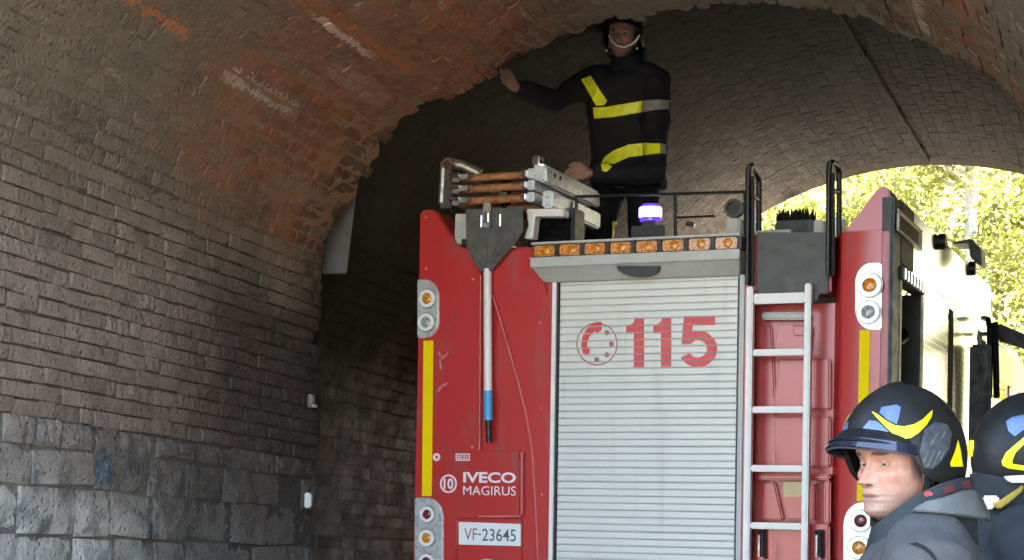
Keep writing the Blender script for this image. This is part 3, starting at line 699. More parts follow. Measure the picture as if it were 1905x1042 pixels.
# ladder bay
xa0, xa1 = T(1391, 760)[0], T(1541, 760)[0]
MB().box(xa0, xa1, .14, .2, Z0, T(1470, 560)[1]).build('ladder_bay_panel', M['redin'], truck)
MB().box(xa0, xa1, .02, .3, T(1470, 545)[1] - .0, T(1470, 433)[1]).build('bay_top_block', M['red'], truck, bevel=.004)
pl = PL([(1408, 432), (1541, 432), (1541, 546), (1524, 546), (1520, 560), (1408, 560)])
MB().prism(pl, .0, .018).build('grey_step_plate', M['dark'], truck, bevel=.004)
def bayp(name, pts, y0, y1, mat='redin', bev=.008): return MB().prism(PL(pts), y0, y1).build(name, M[mat], truck, bevel=bev, seg=3)
bayp('bay_cross_strip', [(1410, 578), (1498, 578), (1498, 592), (1410, 592)], .07, .14, 'grey')
bayp('bay_raised_panel', [(1437, 598), (1500, 598), (1500, 650), (1430, 650)], .1, .14); bayp('bay_raised_panel', [(1466, 602), (1500, 602), (1500, 622), (1468, 622)], .088, .1)
bayp('bay_raised_panel', [(1440, 664), (1536, 664), (1536, 760), (1428, 760)], .1, .14); bayp('bay_raised_panel', [(1428, 772), (1536, 772), (1536, 868), (1432, 868)], .1, .14)
bayp('bay_folded_edge', [(1394, 600), (1424, 600), (1434, 770), (1434, 868), (1394, 868)], .115, .14)
bayp('bay_frame', [(1402, 882), (1540, 882), (1540, 893), (1402, 893)], .05, .14); bayp('bay_frame', [(1528, 894), (1540, 894), (1540, 975), (1528, 975)], .06, .14)
bayp('bay_raised_panel', [(1440, 900), (1512, 900), (1512, 968), (1456, 968)], .09, .14); bayp('bay_raised_panel', [(1410, 896), (1432, 896), (1448, 968), (1404, 968)], .1, .14)
pl = PL([(1402, 976), (1540, 976), (1540, 1042)]) + [(T(1540, 1042)[0], Z0), (T(1402, 1042)[0], Z0)] + PL([(1402, 1042)])
MB().prism(pl, .04, .14).build('bay_lower_panel', M['red'], truck, bevel=.01)
bayp('yellow_label', [(1450, 896), (1495, 896), (1495, 924), (1450, 924)], .085, .0898, 'yellow', 0)
M['label'] = simple('faded_yellow_label', (.62, .5, .25), .6, var=.1)
truck.children[-1].data.materials[0] = M['label']
for a in (1417, 1524):
    mb = MB(); mb.tube([TL(a, 992, .0), TL(a, 1036, .0)], .012, 8); mb.tube([TL(a - 8, 990, .02), TL(a + 8, 990, .02)], .012, 8); mb.tube([TL(a + 6, 992, .02), TL(a + 6, 1040, .02)], .008, 8); mb.build('latch', M['black'], truck)
    MB().box(T(a - 5, 1000)[0], T(a - 2, 1000)[0], -.018, -.004, T(a, 1036)[1], T(a, 996)[1]).build('latch_plate', M['steel'], truck)
# right pillar, with an angled inner face and the wedge above
xi, xf, xo = T(1541, 700)[0], T(1566, 700)[0], T(1653, 700)[0]; zpt = T(1560, 432)[1]
mb = MB(); sec = [(xi, .13), (xf - .012, .006), (xf, 0), (xo, 0), (xo, .22), (xi, .22)]
mb.hull([(a, b, Z0) for a, b in sec], [(a, b, zpt) for a, b in sec]); mb.build('rear_pillar', M['red'], truck, bevel=.006)
pl = [T(1572, 432), T(1590, 408), T(1625, 360), T(1634, 350), T(1645, 346), T(1655, 352), (xo, zpt), ]
MB().prism([T(1570, 433)] + pl[1:6] + [(xo, zpt + .0005)], .001, .22).build('pillar_wedge', M['red'], truck, bevel=.006)
# rear ladder
lad = MB(); 
def rail(xa_, xb_, ytop): return MB().box(T(xa_, 760)[0], T(xb_, 760)[0], -.06, -.005, Z0 - .1, T(xa_, ytop)[1])
lad_o = thing('rear_ladder', None, None); lad_o.parent = truck
rail(1391, 1403, 536).build('ladder_rail', M['rail'], lad_o, bevel=.006); rail(1498.5, 1510.5, 530).build('ladder_rail', M['rail'], lad_o, bevel=.006)
for y_, hh in ((557, 9.5), (657, 6), (763, 6), (872, 6), (978.5, 6), (1085, 6)):
    MB().box(T(1403.5, 760)[0], T(1498, 760)[0], -.052, -.012, T(1450, y_ + hh)[1], T(1450, y_ - hh)[1]).build('rung', M['rail'], lad_o, bevel=.005)
# lamp clusters
def cluster(outline, lamps, name='lamp_cluster'):
    o = MB().prism(PL(outline, -.012), -.014, .02).build(name, M['lampbase'], truck, bevel=.006)
    MB().prism(PL([(a + (a - 9 - cxm) * 0, b) for a, b in outline for cxm in (0,)], -.004), -.0035, .001).build('cluster_gasket', M['black'], o)
    for a, b, r_, m in lamps:
        c = T(a, b, -.014); s_ = r_ / 360.
        MB().ring(c, s_, s_ * .62, -.03, -.013).build('lamp_bezel', M['lampwhite'], o)
        MB().ring(c, s_ * 1.13, s_ * 1.01, -.02, -.013).build('bezel_rim', M['steel'], o)
        MB().dome(c, s_ * .62, -.016, .012).build('lamp_lens', M[m], o)
def halfr(x0, x1, y0, y1, side, rr):      # outline square on one side, round on the other
    n = 8; out = []
    if side == 'r':
        out = [(x0, y0)] + [(x1 - rr + rr * math.sin(R(90 * k / n)), y0 + rr * 1.25 - rr * 1.25 * math.cos(R(90 * k / n))) for k in range(n + 1)] + [(x1 - rr + rr * math.cos(R(90 * k / n)), y1 - rr * 1.25 + rr * 1.25 * math.sin(R(90 * k / n))) for k in range(n + 1)] + [(x0, y1)]
    else:
        out = [(x1, y0), (x1, y1)] + [(x0 + rr - rr * math.sin(R(90 * k / n)), y1 - rr * 1.25 + rr * 1.25 * math.cos(R(90 * k / n))) for k in range(n + 1)] + [(x0 + rr - rr * math.cos(R(90 * k / n)), y0 + rr * 1.25 - rr * 1.25 * math.sin(R(90 * k / n))) for k in range(n + 1)]
    return out
cluster(halfr(776, 816, 520, 629, 'r', 26), [(796, 556, 17, 'amber'), (794, 600, 17, 'clear')])
cluster(halfr(771, 824, 926, 1100, 'r', 30), [(796, 957, 15, 'redlens'), (795, 1001, 16, 'amber'), (795, 1046, 16, 'redlens')])
cluster(halfr(1591, 1640, 489, 613, 'l', 30), [(1618.5, 531, 20, 'amber'), (1616, 581, 19, 'clear')])
cluster(halfr(1569, 1628, 935, 1100, 'l', 34), [(1602, 969, 18, 'redlens'), (1599, 1019, 19, 'amber'), (1598, 1068, 19, 'redlens')])
MB().prism(PL([(788, 634), (806, 634), (803, 923), (785, 923)], -.003), -.004, .002).build('yellow_strip', M['yellow'], truck)
MB().prism(PL([(1599, 615), (1618, 615), (1613, 932), (1594, 932)], -.003), -.004, .002).build('yellow_strip', M['yellow'], truck)
for q in ([(816, 652), (823, 664), (834, 655), (833, 659), (823, 669), (814, 657)], [(812, 727), (820, 716), (831, 712), (832, 716), (822, 721), (816, 730)], [(818, 664), (822, 680), (820, 690), (817, 680)]):
    MB().prism(PL(q, -.001), -.0012, .001).build('scuff_mark', M['scuff'], truck)
# lettering
def text(body, box, y, mat, name, parent, off=0.0, shear=0, mirror=False, xz=None):
    cu = bpy.data.curves.new(name, 'FONT'); cu.body = body; cu.offset = off; cu.extrude = .0; cu.resolution_u = 4
    o = bpy.data.objects.new('tmp', cu); COL.objects.link(o); dg = bpy.context.evaluated_depsgraph_get(); dg.update()
    me = bpy.data.meshes.new_from_object(o.evaluated_get(dg)); bpy.data.objects.remove(o); me.name = name
    v = np.array([q.co for q in me.vertices]); lo, hi = v.min(0), v.max(0)
    x0, x1, z0, z1 = box
    for q in me.vertices:
        u_ = (q.co.x - lo[0]) / (hi[0] - lo[0]); v_ = (q.co.y - lo[1]) / (hi[1] - lo[1]); q.co = (x0 + (x1 - x0) * u_, y, z0 + (z1 - z0) * v_)
    me.update()
    return link(name, me, mat, parent)
def tbox(x0, x1, y0, y1):               # pixel box -> local box
    a = T(x0, (y0 + y1) / 2); b = T(x1, (y0 + y1) / 2); m = T((x0 + x1) / 2, y0); n = T((x0 + x1) / 2, y1); return (a[0], b[0], n[1], m[1])
text('IVECO', tbox(862, 960, 878.5, 898.5), -.002, M['white'], 'maker_lettering', truck, off=.03)
text('MAGIRUS', tbox(862, 960, 904.5, 921.5), -.002, M['white'], 'maker_lettering', truck)
c = T(834.5, 900); MB().ring(c, .049, .040, -.004, .001, 40).build('round_emblem', M['white'], truck); text('10', tbox(825.5, 843.5, 890, 910), -.002, M['white'], 'emblem_number', truck, off=.03)
c = T(812.5, 850.5); MB().ring(c, .021, .0085, -.004, .001, 24).build('small_ring_sticker', M['white'], truck)
bx = tbox(848, 874, 844, 857); mb = MB()
for a, b, c_, d in ((bx[0], bx[1], bx[3] - .005, bx[3]), (bx[0], bx[1], bx[2], bx[2] + .005), (bx[0], bx[0] + .005, bx[2] + .005, bx[3] - .005), (bx[1] - .005, bx[1], bx[2] + .005, bx[3] - .005)): mb.box(a, b, -.002, .001, c_, d)
mb.build('small_sticker', M['white'], truck); text('ECO', tbox(852, 870, 847.5, 854.5), -.002, M['white'], 'sticker_lettering', truck, off=.02)
lp = MB().prism(PL([(854, 971), (969, 975), (969, 1016), (854, 1013)]), -.006, .012).build('licence_plate', M['plate'], truck, bevel=.002)
text('VF', tbox(865, 889, 983, 1005), -.0085, M['inkred'], 'plate_lettering', lp); text('-', tbox(890, 896, 993, 995.5), -.0085, M['ink'], 'plate_lettering', lp)
text('23645', tbox(898, 961, 984, 1007), -.0085, M['ink'], 'plate_lettering', lp, off=.005)
MB().disc(T(907, 1052), .035, -.02, .02, rx=.05).build('plate_lamp', M['grey'], truck)
# body sides, roof deck, cab
MB().box(XL + .01, XL + .07, .2, BY, Z0, ztl - .03).build('side_wall', M['red'], truck, bevel=.01)
MB().box(XL + .08, XR - .08, .3, BY + .2, 2.42, 2.47).build('roof_deck', M['grey'], truck)
MB().box(XL + .08, XR - .08, .2, .26, .8, 2.46).build('inner_bulkhead', M['dark'], truck)
zr = lambda px, py: SD(px, py)[1]
z_rail = SD(1668, 500)[1]; ys0, ys1 = .22, SD(1713, 600)[0]
yd = SD(1699, 470)[0]
MB().box(XR - .07, XR, .2, yd, z_rail + .04, ztr - .02).build('dark_reflection_panel', M['dark'], truck, bevel=.006)  # dark piece added for the tunnel wall's reflection at the rear corner
MB().box(XR - .07, XR, yd + .004, BY + .3, z_rail + .04, ztr - .02).build('upper_side_panel', M['gloss2'], truck, bevel=.008)
MB().box(XR - .0695, XR - .003, .0, .199, Z0, ztr - .03).build('corner_post', M['black'], truck, bevel=.01)
xo_ = XR + .004
def side(name, y0, y1, z0, z1, x0, x1, mat, bev=.004, parent=None): return MB().box(x0, x1, y0, y1, z0, z1).build(name, mat, parent or truck, bevel=bev)
yy = [SD(a, 700)[0] for a in (1656, 1712, 1764, 1772, 1818, 1826)]
side('drip_rail', .2, yy[1] + .06, z_rail - .035, z_rail + .03, XR - .06, XR + .008, M['dark'], .002)
for k in range(7):
    a = .24 + k * (yy[1] - .2) / 7; side('rail_bracket', a, a + .03, z_rail - .03, z_rail + .025, XR + .0085, XR + .016, M['chrome'], .003); 
MB().box(XR - .06, XR - .001, yy[1] + .065, BY + .3, z_rail - .038, z_rail + .036).build('side_top_rail', M['gloss2'], truck, bevel=.003)
# open locker: sides, back, shelf and what shows in it
side('locker_back', .26, yy[1] - .03, Z0, z_rail - .04, XR - .62, XR - .6, M['black']); side('locker_shelf', .27, yy[1] - .03, 1.62, 1.65, XR - .59, XR - .05, M['steel'])
side('locker_post', yy[1] - .02, yy[1] + .07, Z0, z_rail - .04, XR - .4, XR + .001, M['black'], .001)
side('locker_post', .2, .235, Z0, z_rail - .04, XR - .3, XR + .001, M['steel'], .001)
side('locker_shelf', .27, yy[1] - .03, 2.16, 2.19, XR - .59, XR - .06, M['steel'])
mb = MB(); mb.tube([(XR - .14, .5, 2.24), (XR - .12, .62, 2.42)], .03, 10); mb.tube([(XR - .12, .62, 2.42), (XR - .09, .7, 2.46)], .055, 12); mb.build('nozzle', M['chrome'], truck)
side('side_shutter', yy[1] + .08, yy[2] - .01, Z0, z_rail - .04, XR - .05, XR - .003, M['gloss'], .001); side('side_pillar', yy[2], yy[3], Z0, z_rail - .0, XR - .05, XR + .002, M['rubber'], .001)
side('side_shutter', yy[3] + .01, yy[4] - .01, Z0, z_rail - .04, XR - .05, XR - .003, M['gloss'], .001); side('side_pillar', yy[4], yy[5], Z0, z_rail - .0, XR - .05, XR + .002, M['rubber'], .001)
for a, b in ((yy[1] + .08, yy[2] - .01), (yy[3] + .01, yy[4] - .01)):
    mb = MB(); z_ = Z0 + .05
    while z_ < z_rail - .08: mb.box(XR - .0029, XR - .0005, a + .01, b - .01, z_, z_ + .03); z_ += .037
    mb.build('shutter_slats', M['gloss'], truck)['kind'] = 'stuff'
# upper panel details
a, b = SD(1668, 390); c2, d2 = SD(1706, 470)
fr = MB(); ya, yb, za, zb2 = SD(1668, 395)[0], SD(1712, 440)[0], SD(1668, 430)[1], SD(1668, 388)[1]
for q in ((ya, yb, zb2 - .015, zb2), (ya, yb, za, za + .015), (ya, ya + .03, za + .016, zb2 - .016), (yb - .03, yb, za + .016, zb2 - .016)): fr.box(XR + .0005, XR + .012, *q)
fr.build('inspection_frame', M['steel'], truck, bevel=.003)
side('inspection_window', ya + .03, yb - .03, za + .016, zb2 - .016, XR + .0005, XR + .005, M['glass'])
for px_, py_ in ((1748, 450), (1805, 500)):
    y_, z_ = SD(px_, py_); mb = MB(); mb.tube([(XR - .01, y_, z_), (XR + .035, y_, z_)], .045, 16); mb.build('side_marker_lamp', M['black'], truck, bevel=.006)
yf_ = SD(1800, 470, 1.3)[0]; mb = MB()
mb.prism([T(a, b, yf_) for a, b in ((1772, 450), (1806, 444), (1812, 448), (1806, 452), (1774, 453))], yf_, yf_ + .25)
mb.prism([T(a, b, yf_) for a, b in ((1801, 452), (1810, 449), (1825, 462), (1826, 494), (1818, 492), (1805, 478))], yf_ + .001, yf_ + .2)
mb.build('side_floodlight', M['black'], truck, bevel=.006)
# cab
mb = MB(); cabp = [(BY + .35, .7), (7.2, .7), (7.3, 1.3), (7.05, 2.45), (6.7, 2.78), (BY + .35, 2.8)]
mb.hull([(XL + .04, a, b) for a, b in cabp], [(XR - .04, a, b) for a, b in cabp]); cab = mb.build('cab', M['red'], truck, bevel=.05, seg=3)
MB().box(XL + .1, XR - .1, BY + .4, 6.68, 2.801, 2.83).build('cab_roof', M['plate'], cab, bevel=.01)
for sx_ in (1, -1):
    for a, b in ((BY + .6, BY + 1.5), (BY + 1.75, BY + 2.75)):
        x0, x1 = sorted((sx_ * (XR - .045), sx_ * (XR - .03))); side('cab_window', a, b, 1.75, 2.5, x0, x1, M['glass'], .003, cab)
    x0, x1 = sorted((sx_ * (XR - .045), sx_ * (XR - .032))); side('cab_door_handle', BY + .7, BY + .95, 1.5, 1.55, x0, x1 + .02, M['black'], .003, cab)
mb = MB(); mb.hull([(XL + .2, 7.285, 1.5), (XR - .2, 7.285, 1.5), (XR - .2, 7.09, 2.4), (XL + .2, 7.09, 2.4)], [(XL + .2, 7.3, 1.5), (XR - .2, 7.3, 1.5), (XR - .2, 7.11, 2.4), (XL + .2, 7.11, 2.4)]); mb.build('windscreen', M['glass'], cab)
def q3(px_, py_, X): y_, z_ = SD(px_, py_, X); return Vector((X, y_, z_))
mb = MB(); mb.tube([q3(1829, 592, 1.3), q3(1838, 594, 1.36), q3(1841, 610, 1.38), q3(1841, 740, 1.38)], .018, 8); mb.tube([q3(1826, 622, 1.28), q3(1852, 620, 1.4)], .014, 8); mb.tube([q3(1851, 600, 1.42), q3(1854, 740, 1.42)], .02, 8); mb.build('mirror_arm', M['black'], truck)
pa = q3(1838, 690, 1.38)
MB().box(1.27, 1.4, pa.y - .02, pa.y + .05, 1.9, SD(1838, 640, 1.38)[1]).build('rear_view_mirror', M['black'], truck, bevel=.015)
pa = q3(1862, 615, 1.42); mb = MB(); mb.hull([(1.4, pa.y, pa.z - .06), (1.4, pa.y + .1, pa.z - .06), (1.4, pa.y + .1, pa.z + .05), (1.4, pa.y, pa.z + .05)], [(1.68, pa.y, pa.z - .16), (1.68, pa.y + .1, pa.z - .16), (1.68, pa.y + .1, pa.z - .08), (1.68, pa.y, pa.z - .08)]); mb.build('kerb_mirror', M['black'], truck, bevel=.01)
# roof railing, grab hoops, beacon
rt = .33; mb = MB()
def rp(px_, py_, d=rt): x, z = T(px_, py_, d); return (x, d, z)
mb.tube([rp(1070, 366), rp(1386, 357)], .008, 8); mb.tube([rp(1256, 405), rp(1330, 402)], .006, 8)
for a, t1 in ((1072, 366), (1256, 361), (1386, 357)): mb.tube([rp(a, t1), rp(a + .5, 447)], .009, 8)
mb.build('roof_railing', M['black'], truck)
def hoop(xa_, ya_, xb_, yb_, ybot):
    m_ = MB(); m_.tube([rp(xa_, ybot, -.03), rp(xa_ + 1, ya_ + 14, -.03), rp(xa_ + 3, ya_ + 2, -.03), rp(xa_ + 8, ya_, .0), rp(xb_ - 3, yb_ - 2, .3), rp(xb_, yb_ + 10, .34), rp(xb_, 440, .34)], .014, 9)
    m_.tube([rp(xa_ + 2, ya_ + 50, -.03), rp(xb_, yb_ + 45, .34)], .01, 8); m_.tube([rp(xa_ + 9, ybot + 2, -.03), rp(xa_ + 9, ya_ + 20, -.03)], .009, 8); m_.build('grab_hoop', M['black'], truck)
hoop(1391, 308, 1412, 328, 530); hoop(1541, 302, 1561, 312, 512)
mb = MB(); mb.disc(T(1210, 432, .42), .05, .37, .47); mb.box(T(1180, 430, .42)[0], T(1243, 430, .42)[0], .36, .5, 2.86, T(1200, 423, .42)[1]); mb.build('beacon_base', M['black'], truck, bevel=.006)
bc = T(1210, 396, .42); mb = MB()
mb.loft([[(bc[0] + r_ * math.cos(k * .3927), .42 + r_ * .8 * math.sin(k * .3927), z_) for k in range(16)] for r_, z_ in ((.058, bc[1] - .045), (.06, bc[1] + .0), (.058, bc[1] + .03), (.045, bc[1] + .045))]); bo_ = mb.build('blue_beacon', M['beacon'], truck, smooth=50); mb = MB(); mb.loft([[(bc[0] + r_ * math.cos(k * .3927), .42 + r_ * .8 * math.sin(k * .3927), z_) for k in range(16)] for r_, z_ in ((.057, bc[1] - .028), (.0625, bc[1] - .022), (.0625, bc[1] + .022), (.057, bc[1] + .03))]); mb.build('flash', M['flash'], bo_, smooth=50)
MB().box(bc[0] - .03, bc[0] + .03, .39, .45, T(1210, 424, .42)[1], bc[1] - .046).build('beacon_stem', M['black'], truck)
mb = MB(); mb.tube([rp(1252, 388, .4), rp(1258, 398, .4)], .012, 8); mb.build('roof_fitting', M['chrome'], truck)
mb = MB(); mb.tube([rp(1278, 415, .4), rp(1292, 420, .4)], .012, 8); mb.build('roof_fitting', M['chrome'], truck)
x0, z0 = T(1354, 442, .4); x1, z1 = T(1380, 407, .4); MB().box(x0, x1, .36, .46, 2.84, z1).build('roof_box', M['grey'], truck, bevel=.01)
mb = MB(); c = T(1366, 388, .4); mb.ring(c, .05, .036, .38, .42); mb.build('roof_lamp_ring', M['dark'], truck); MB().disc(c, .036, .4, .46).build('roof_lamp', M['black'], truck)
x0, z0 = T(1398, 440, .45); x1, z1 = T(1408, 404, .45); MB().box(x0, x1, .45, .5, 2.82, z1).build('roof_fitting', M['plate'], truck, bevel=.005)
x0, z0 = T(1516, 440, .45); x1, z1 = T(1534, 410, .45); MB().box(x0, x1, .42, .5, 2.82, z1).build('roof_fitting', M['grey'], truck, bevel=.005)
x0, z0 = T(1546, 440, .45); x1, z1 = T(1572, 408, .45); MB().box(x0, x1, .42, .5, 2.82, z1).build('roof_fitting', M['plate'], truck, bevel=.005)
MB().box(T(1412, 440, .4)[0], T(1480, 440, .4)[0], .3, .6, 2.8, T(1450, 433, .4)[1]).build('roof_tray', M['grey'], truck, bevel=.004)
MB().box(XL + .08, XR - .08, .26, .5, 2.4, 2.82).build('roof_step', M['dark'], truck)

# ------------------------------------------------------------------ things lying on or hung from the engine
TM = Matrix.Translation(OT) @ Matrix.Rotation(-TA, 4, 'Z')
def onTruck(name, label, cat, group=None): return thing(name, label, cat, OT, (0, 0, -TA), group)
sh = onTruck('snow_shovel', 'grey-bladed shovel with white shaft and blue grip hung blade-up on the left rear panel', 'shovel')
bl = PL([(872, 392), (978, 388), (977, 432), (967, 448), (922, 500), (914, 507), (900, 507), (892, 500), (872, 462)], -.02)
n_ = len(bl); mb = MB(); mb.hull([(x, -.045 - .02 * abs((z - bl[6][1]) / .35), z) for x, z in bl], [(x, -.033 - .02 * abs((z - bl[6][1]) / .35), z) for x, z in bl]); mb.build('blade', M['shovel'], sh, bevel=.004)
mb = MB(); mb.tube([(TL(907, 500, -.03)), TL(908, 727, -.03)], .0215, 14); mb.build('shaft', M['rail'], sh)
mb = MB(); mb.tube([TL(908, 727, -.03), TL(908.5, 782, -.03)], .023, 14); mb.build('grip', simple('blue_grip', (.08, .4, .72), .45), sh)
mb = MB(); mb.tube([TL(908.5, 782, -.03), TL(910, 823, -.03)], .016, 12); mb.build('handle_end', M['black'], sh)
for a in (886, 908, 932, 956):
    p_, q_ = T(a, 432, -.055), T(907 + (a - 907) * .35, 478, -.04); mb = MB(); mb.tube([(p_[0], -.052, p_[1]), (q_[0], -.049, q_[1])], .004, 6); mb.build('rib', M['shovel'], sh)
brk = MB(); x0, _ = T(891, 400, -.06); x1, _ = T(899, 400, -.06)
cl_ = onTruck('shovel_clamp', 'metal buckle clamp holding the top of the shovel blade', 'clamp')
MB().box(T(900, 400, -.07)[0], T(914, 400, -.07)[0], -.085, -.05, T(905, 424, -.07)[1], T(905, 376, -.07)[1]).build('strap', M['steel'], cl_, bevel=.006)
MB().box(T(902, 400, -.08)[0], T(912, 400, -.08)[0], -.1, -.0855, T(905, 416, -.07)[1], T(905, 396, -.07)[1]).build('buckle', M['chrome'], cl_, bevel=.005)
for a in (893, 928): MB().box(T(a - 4, 400, -.07)[0], T(a + 5, 400, -.07)[0], -.078, -.05, T(905, 424, -.07)[1], T(905, 398, -.07)[1]).build('lug', M['chrome'], cl_, bevel=.006)
# sectional ladder, three flights stacked, rear ends towards the camera
ld = onTruck('sectional_ladder', 'stack of three metal ladder sections with orange wooden rungs on the roof', 'ladder')
zl = [T(930, y_, .1)[1] for y_ in (333, 354, 376)]
for i, z_ in enumerate(zl):
    xa_, xb_ = T(862, 350, .1)[0], T(1000, 350, .1)[0]
    for j, x_ in enumerate((xa_, xb_)):
        ob = MB()
        h_ = .03 if j == 0 else .034
        ob.box(x_ - .022, x_ + .022, 0, .8, z_ - h_ * .75, z_ + h_ * .75); ob.build('rail', M['steel'] if j == 0 else M['alub'], ld, bevel=.006)
    for k in range(3):
        mb = MB(); y0 = .04 + k * .28; mb.tube([(xa_ + .022, y0, z_ + .002), (xb_ - .022, y0, z_ + .002)], .02, 10); mb.build('rung', M['wood'], ld)
    mb = MB(); mb.box(xa_ + .023, xa_ + .075, -.012, .1, z_ - .012, z_ + .016); mb.build('socket', M['steel'], ld, bevel=.004)
    mb = MB(); mb.tube([(xa_ - .03, -.02, z_ + .01), (xa_ + .03, -.02, z_ + .01)], .011, 8); mb.build('pin', M['chrome'], ld)
    mb = MB(); mb.box(xa_ + .08, xa_ + .105, -.015, .0, z_ - .006, z_ + .014); mb.build('rivet_plate', M['chrome'], ld)
    mb = MB(); mb.box(xb_ - .05, xb_ - .023, -.012, .08, z_ - .016, z_ + .018); mb.build('socket', M['chrome'], ld, bevel=.004)
# upper hooked channels
a = T(842, 306, .1); b = T(880, 330, .1); mb = MB(); mb.tube([(a[0], .05, a[1]), ((a[0] + b[0]) / 2, .1, a[1] - .01), (b[0] + .03, .12, b[1] + .02)], .028, 10); mb.tube([(a[0] - .02, .03, a[1] - .0), (a[0] - .03, .03, zl[2])], .018, 8); mb.build('hook', M['steel'], ld)
a = T(845, 310, .1); mb = MB(); mb.ring((a[0], a[1]), .032, .016, .01, .045); mb.build('eye', M['chrome'], ld)
a = T(836, 330, .1); MB().box(a[0] - .02, a[0] + .05, .02, .06, zl[2] - .03, zl[0] + .05).build('end_plate', M['dark'], ld, bevel=.008)
pA = T(1000, 300, .0); h1 = T(1000, 338, .0)
mb = MB(); mb.hull([(pA[0] - .035, 0, h1[1] + .02), (pA[0] + .05, 0, h1[1] - .01), (pA[0] + .05, 0, pA[1] - .02), (pA[0] - .02, 0, pA[1] + .0)], [(pA[0] - .035, 0.84, h1[1] + .02), (pA[0] + .05, 0.84, h1[1] - .01), (pA[0] + .05, 0.84, pA[1] - .02), (pA[0] - .02, 0.84, pA[1])]); mb.build('side_channel', M['alub'], ld, bevel=.012)
a = T(997, 296, -.02); mb = MB(); mb.box(a[0] - .018, a[0] + .022, -.03, .04, a[1] - .03, a[1] + .018); mb.build('latch', M['chrome'], ld, bevel=.006)
b0 = T(1010, 372, .0); mb = MB(); mb.box(b0[0] - .01, b0[0] + .05, .01, .76, b0[1] - .04, b0[1] + .05); mb.build('side_channel', M['alub'], ld, bevel=.01)
for k_ in range(2): mb = MB(); mb.tube([(pA[0] + .054, .12 + .08 * k_, h1[1] + .05), (pA[0] + .05, .12 + .08 * k_, h1[1] + .05)], .012, 8); mb.build('bolt', M['black'], ld)
# ladder cradle brackets belong to the engine
x0, z0 = T(846, 452, .05); x1, z1 = T(880, 398, .05); MB().prism(PL([(848, 398), (882, 398), (882, 440), (868, 446), (862, 455), (846, 455)], .05), .04, .12).build('ladder_cradle', M['grey'], truck, bevel=.005)
MB().prism(PL([(980, 389), (1050, 389), (1050, 403), (996, 403), (992, 444), (976, 444), (984, 420)], .05), .04, .12).build('ladder_cradle', M['rail'], truck, bevel=.005)
MB().prism(PL([(862, 446), (884, 446), (884, 458), (862, 458)], .02), -.01, .1).build('cradle_foot', M['black'], truck, bevel=.004)
# ribbed suction hoses and the brush on the roof
hs = onTruck('suction_hose', 'coiled black ribbed hose under the ladder next to the light bar', 'hose')
c = T(1036, 424, .35); mb = MB()
for k in range(4):
    zc = c[1] - .06 + k * .045; pts = [(c[0] - .11 + .22 * i / 40, .32 + .02 * k, zc - .02 * (i / 40)) for i in range(41)]; mb.tube(pts, [.024 if i % 3 else .029 for i in range(41)], 10)
mb.build('hose', M['rubber'], hs)
for sx_ in (-.12, .12):
    mb = MB(); mb.box(c[0] + sx_ - .012, c[0] + sx_ + .012, .27, .42, 2.82, c[1] + .09); mb.build('end_holder', M['black'], hs, bevel=.004)
br = onTruck('stiff_broom', 'black broom head with bristles upward on the roof behind the grey step plate', 'broom')
x0 = T(1443, 420, .5)[0]; x1 = T(1514, 420, .5)[0]; zb_ = T(1480, 431, .5)[1]; zt2 = T(1480, 403, .5)[1]
MB().box(x0, x1, .48, .58, zb_ - .02, zt2 - .02).build('head', M['black'], br, bevel=.008)
mb = MB()
for k in range(14):
    for j in range(3):
        x_ = x0 + .01 + (x1 - x0 - .02) * k / 13; y_ = .495 + .035 * j; mb.tube([(x_, y_, zt2 - .021), (x_ + random.uniform(-.01, .01), y_, zt2 + random.uniform(.02, .045))], [.007, .004], 5)
mb.build('bristles', M['rubber'], br)['kind'] = 'stuff'

for a, b in ((792, 405), (792, 500), (880, 520), (986, 480), (1004, 600), (1006, 760), (1008, 920), (878, 832)):
    c = T(a, b, -.001); mb = MB(); mb.dome(c, .007, -.0005 if a < 895 else .0015, .004, 12); mb.build('rivet', M['edge'], truck)
st = onTruck('lashing_strap', 'dark webbing strap holding the stacked ladder down on its cradle', 'strap')
xa_, xb_ = T(905, 350, .1)[0], T(905, 350, .1)[0] + .035
MB().box(xa_, xb_, .3, .36, zl[2] - .05, zl[0] + .035).build('webbing', M['rubber'], st, bevel=.004); MB().box(xa_ - .006, xb_ + .006, .285, .299, zl[1] - .02, zl[1] + .025).build('buckle', M['steel'], st, bevel=.003)
# ------------------------------------------------------------------ fittings on the tunnel
p0 = tun_ray(1556, 8, 1, 8.6); p1 = tun_ray(1727, 299, 1, SE - .05)
def farz(t_): return FZ + math.sqrt(max(0, FR ** 2 - (t_ - FC) ** 2))
cb = thing('cable', 'dark conduit running along the crown of the sooty vault to the far mouth', 'cable', (0, 0, 0), TROT.to_euler())
mb = MB(); pts = []
for k in range(25):
    f = k / 24; s_ = S1 + .3 + (SE - S1 - .32) * f
    t_ = -1.72 + (p1.x + 1.72) * f; pts.append((t_, s_, farz(t_) - .028 + .006 * math.sin(k * 1.7)))
mb.tube(pts, .0135, 8); mb.build('conduit', simple('conduit_grey', (.012, .011, .01), .9, var=.4, vs_=8, spec=.05), cb)
for k in (5, 11, 17, 22):
    q = Vector(pts[k]); MB().box(q.x - .018, q.x + .018, q.y - .006, q.y + .006, q.z - .014, q.z + .03).build('clip', M['rubber'], cb, bevel=.003)
pn = [tun_ray(a, b, 1, 8.5) for a, b in ((598, 508), (644, 508), (661, 362), (622, 362))]
pr = thing('wall_panel', 'plain pale grey board fixed high on the sooty wall left of the engine', 'board', (0, 0, 0), TROT.to_euler())
mb = MB(); mb.hull([(q.x, 8.5, q.z) for q in pn], [(q.x - .02, 8.55, q.z) for q in pn]); mb.build('board', simple('panel_grey', (.13, .118, .113), .55, var=.15, vs_=4), pr, bevel=.004)
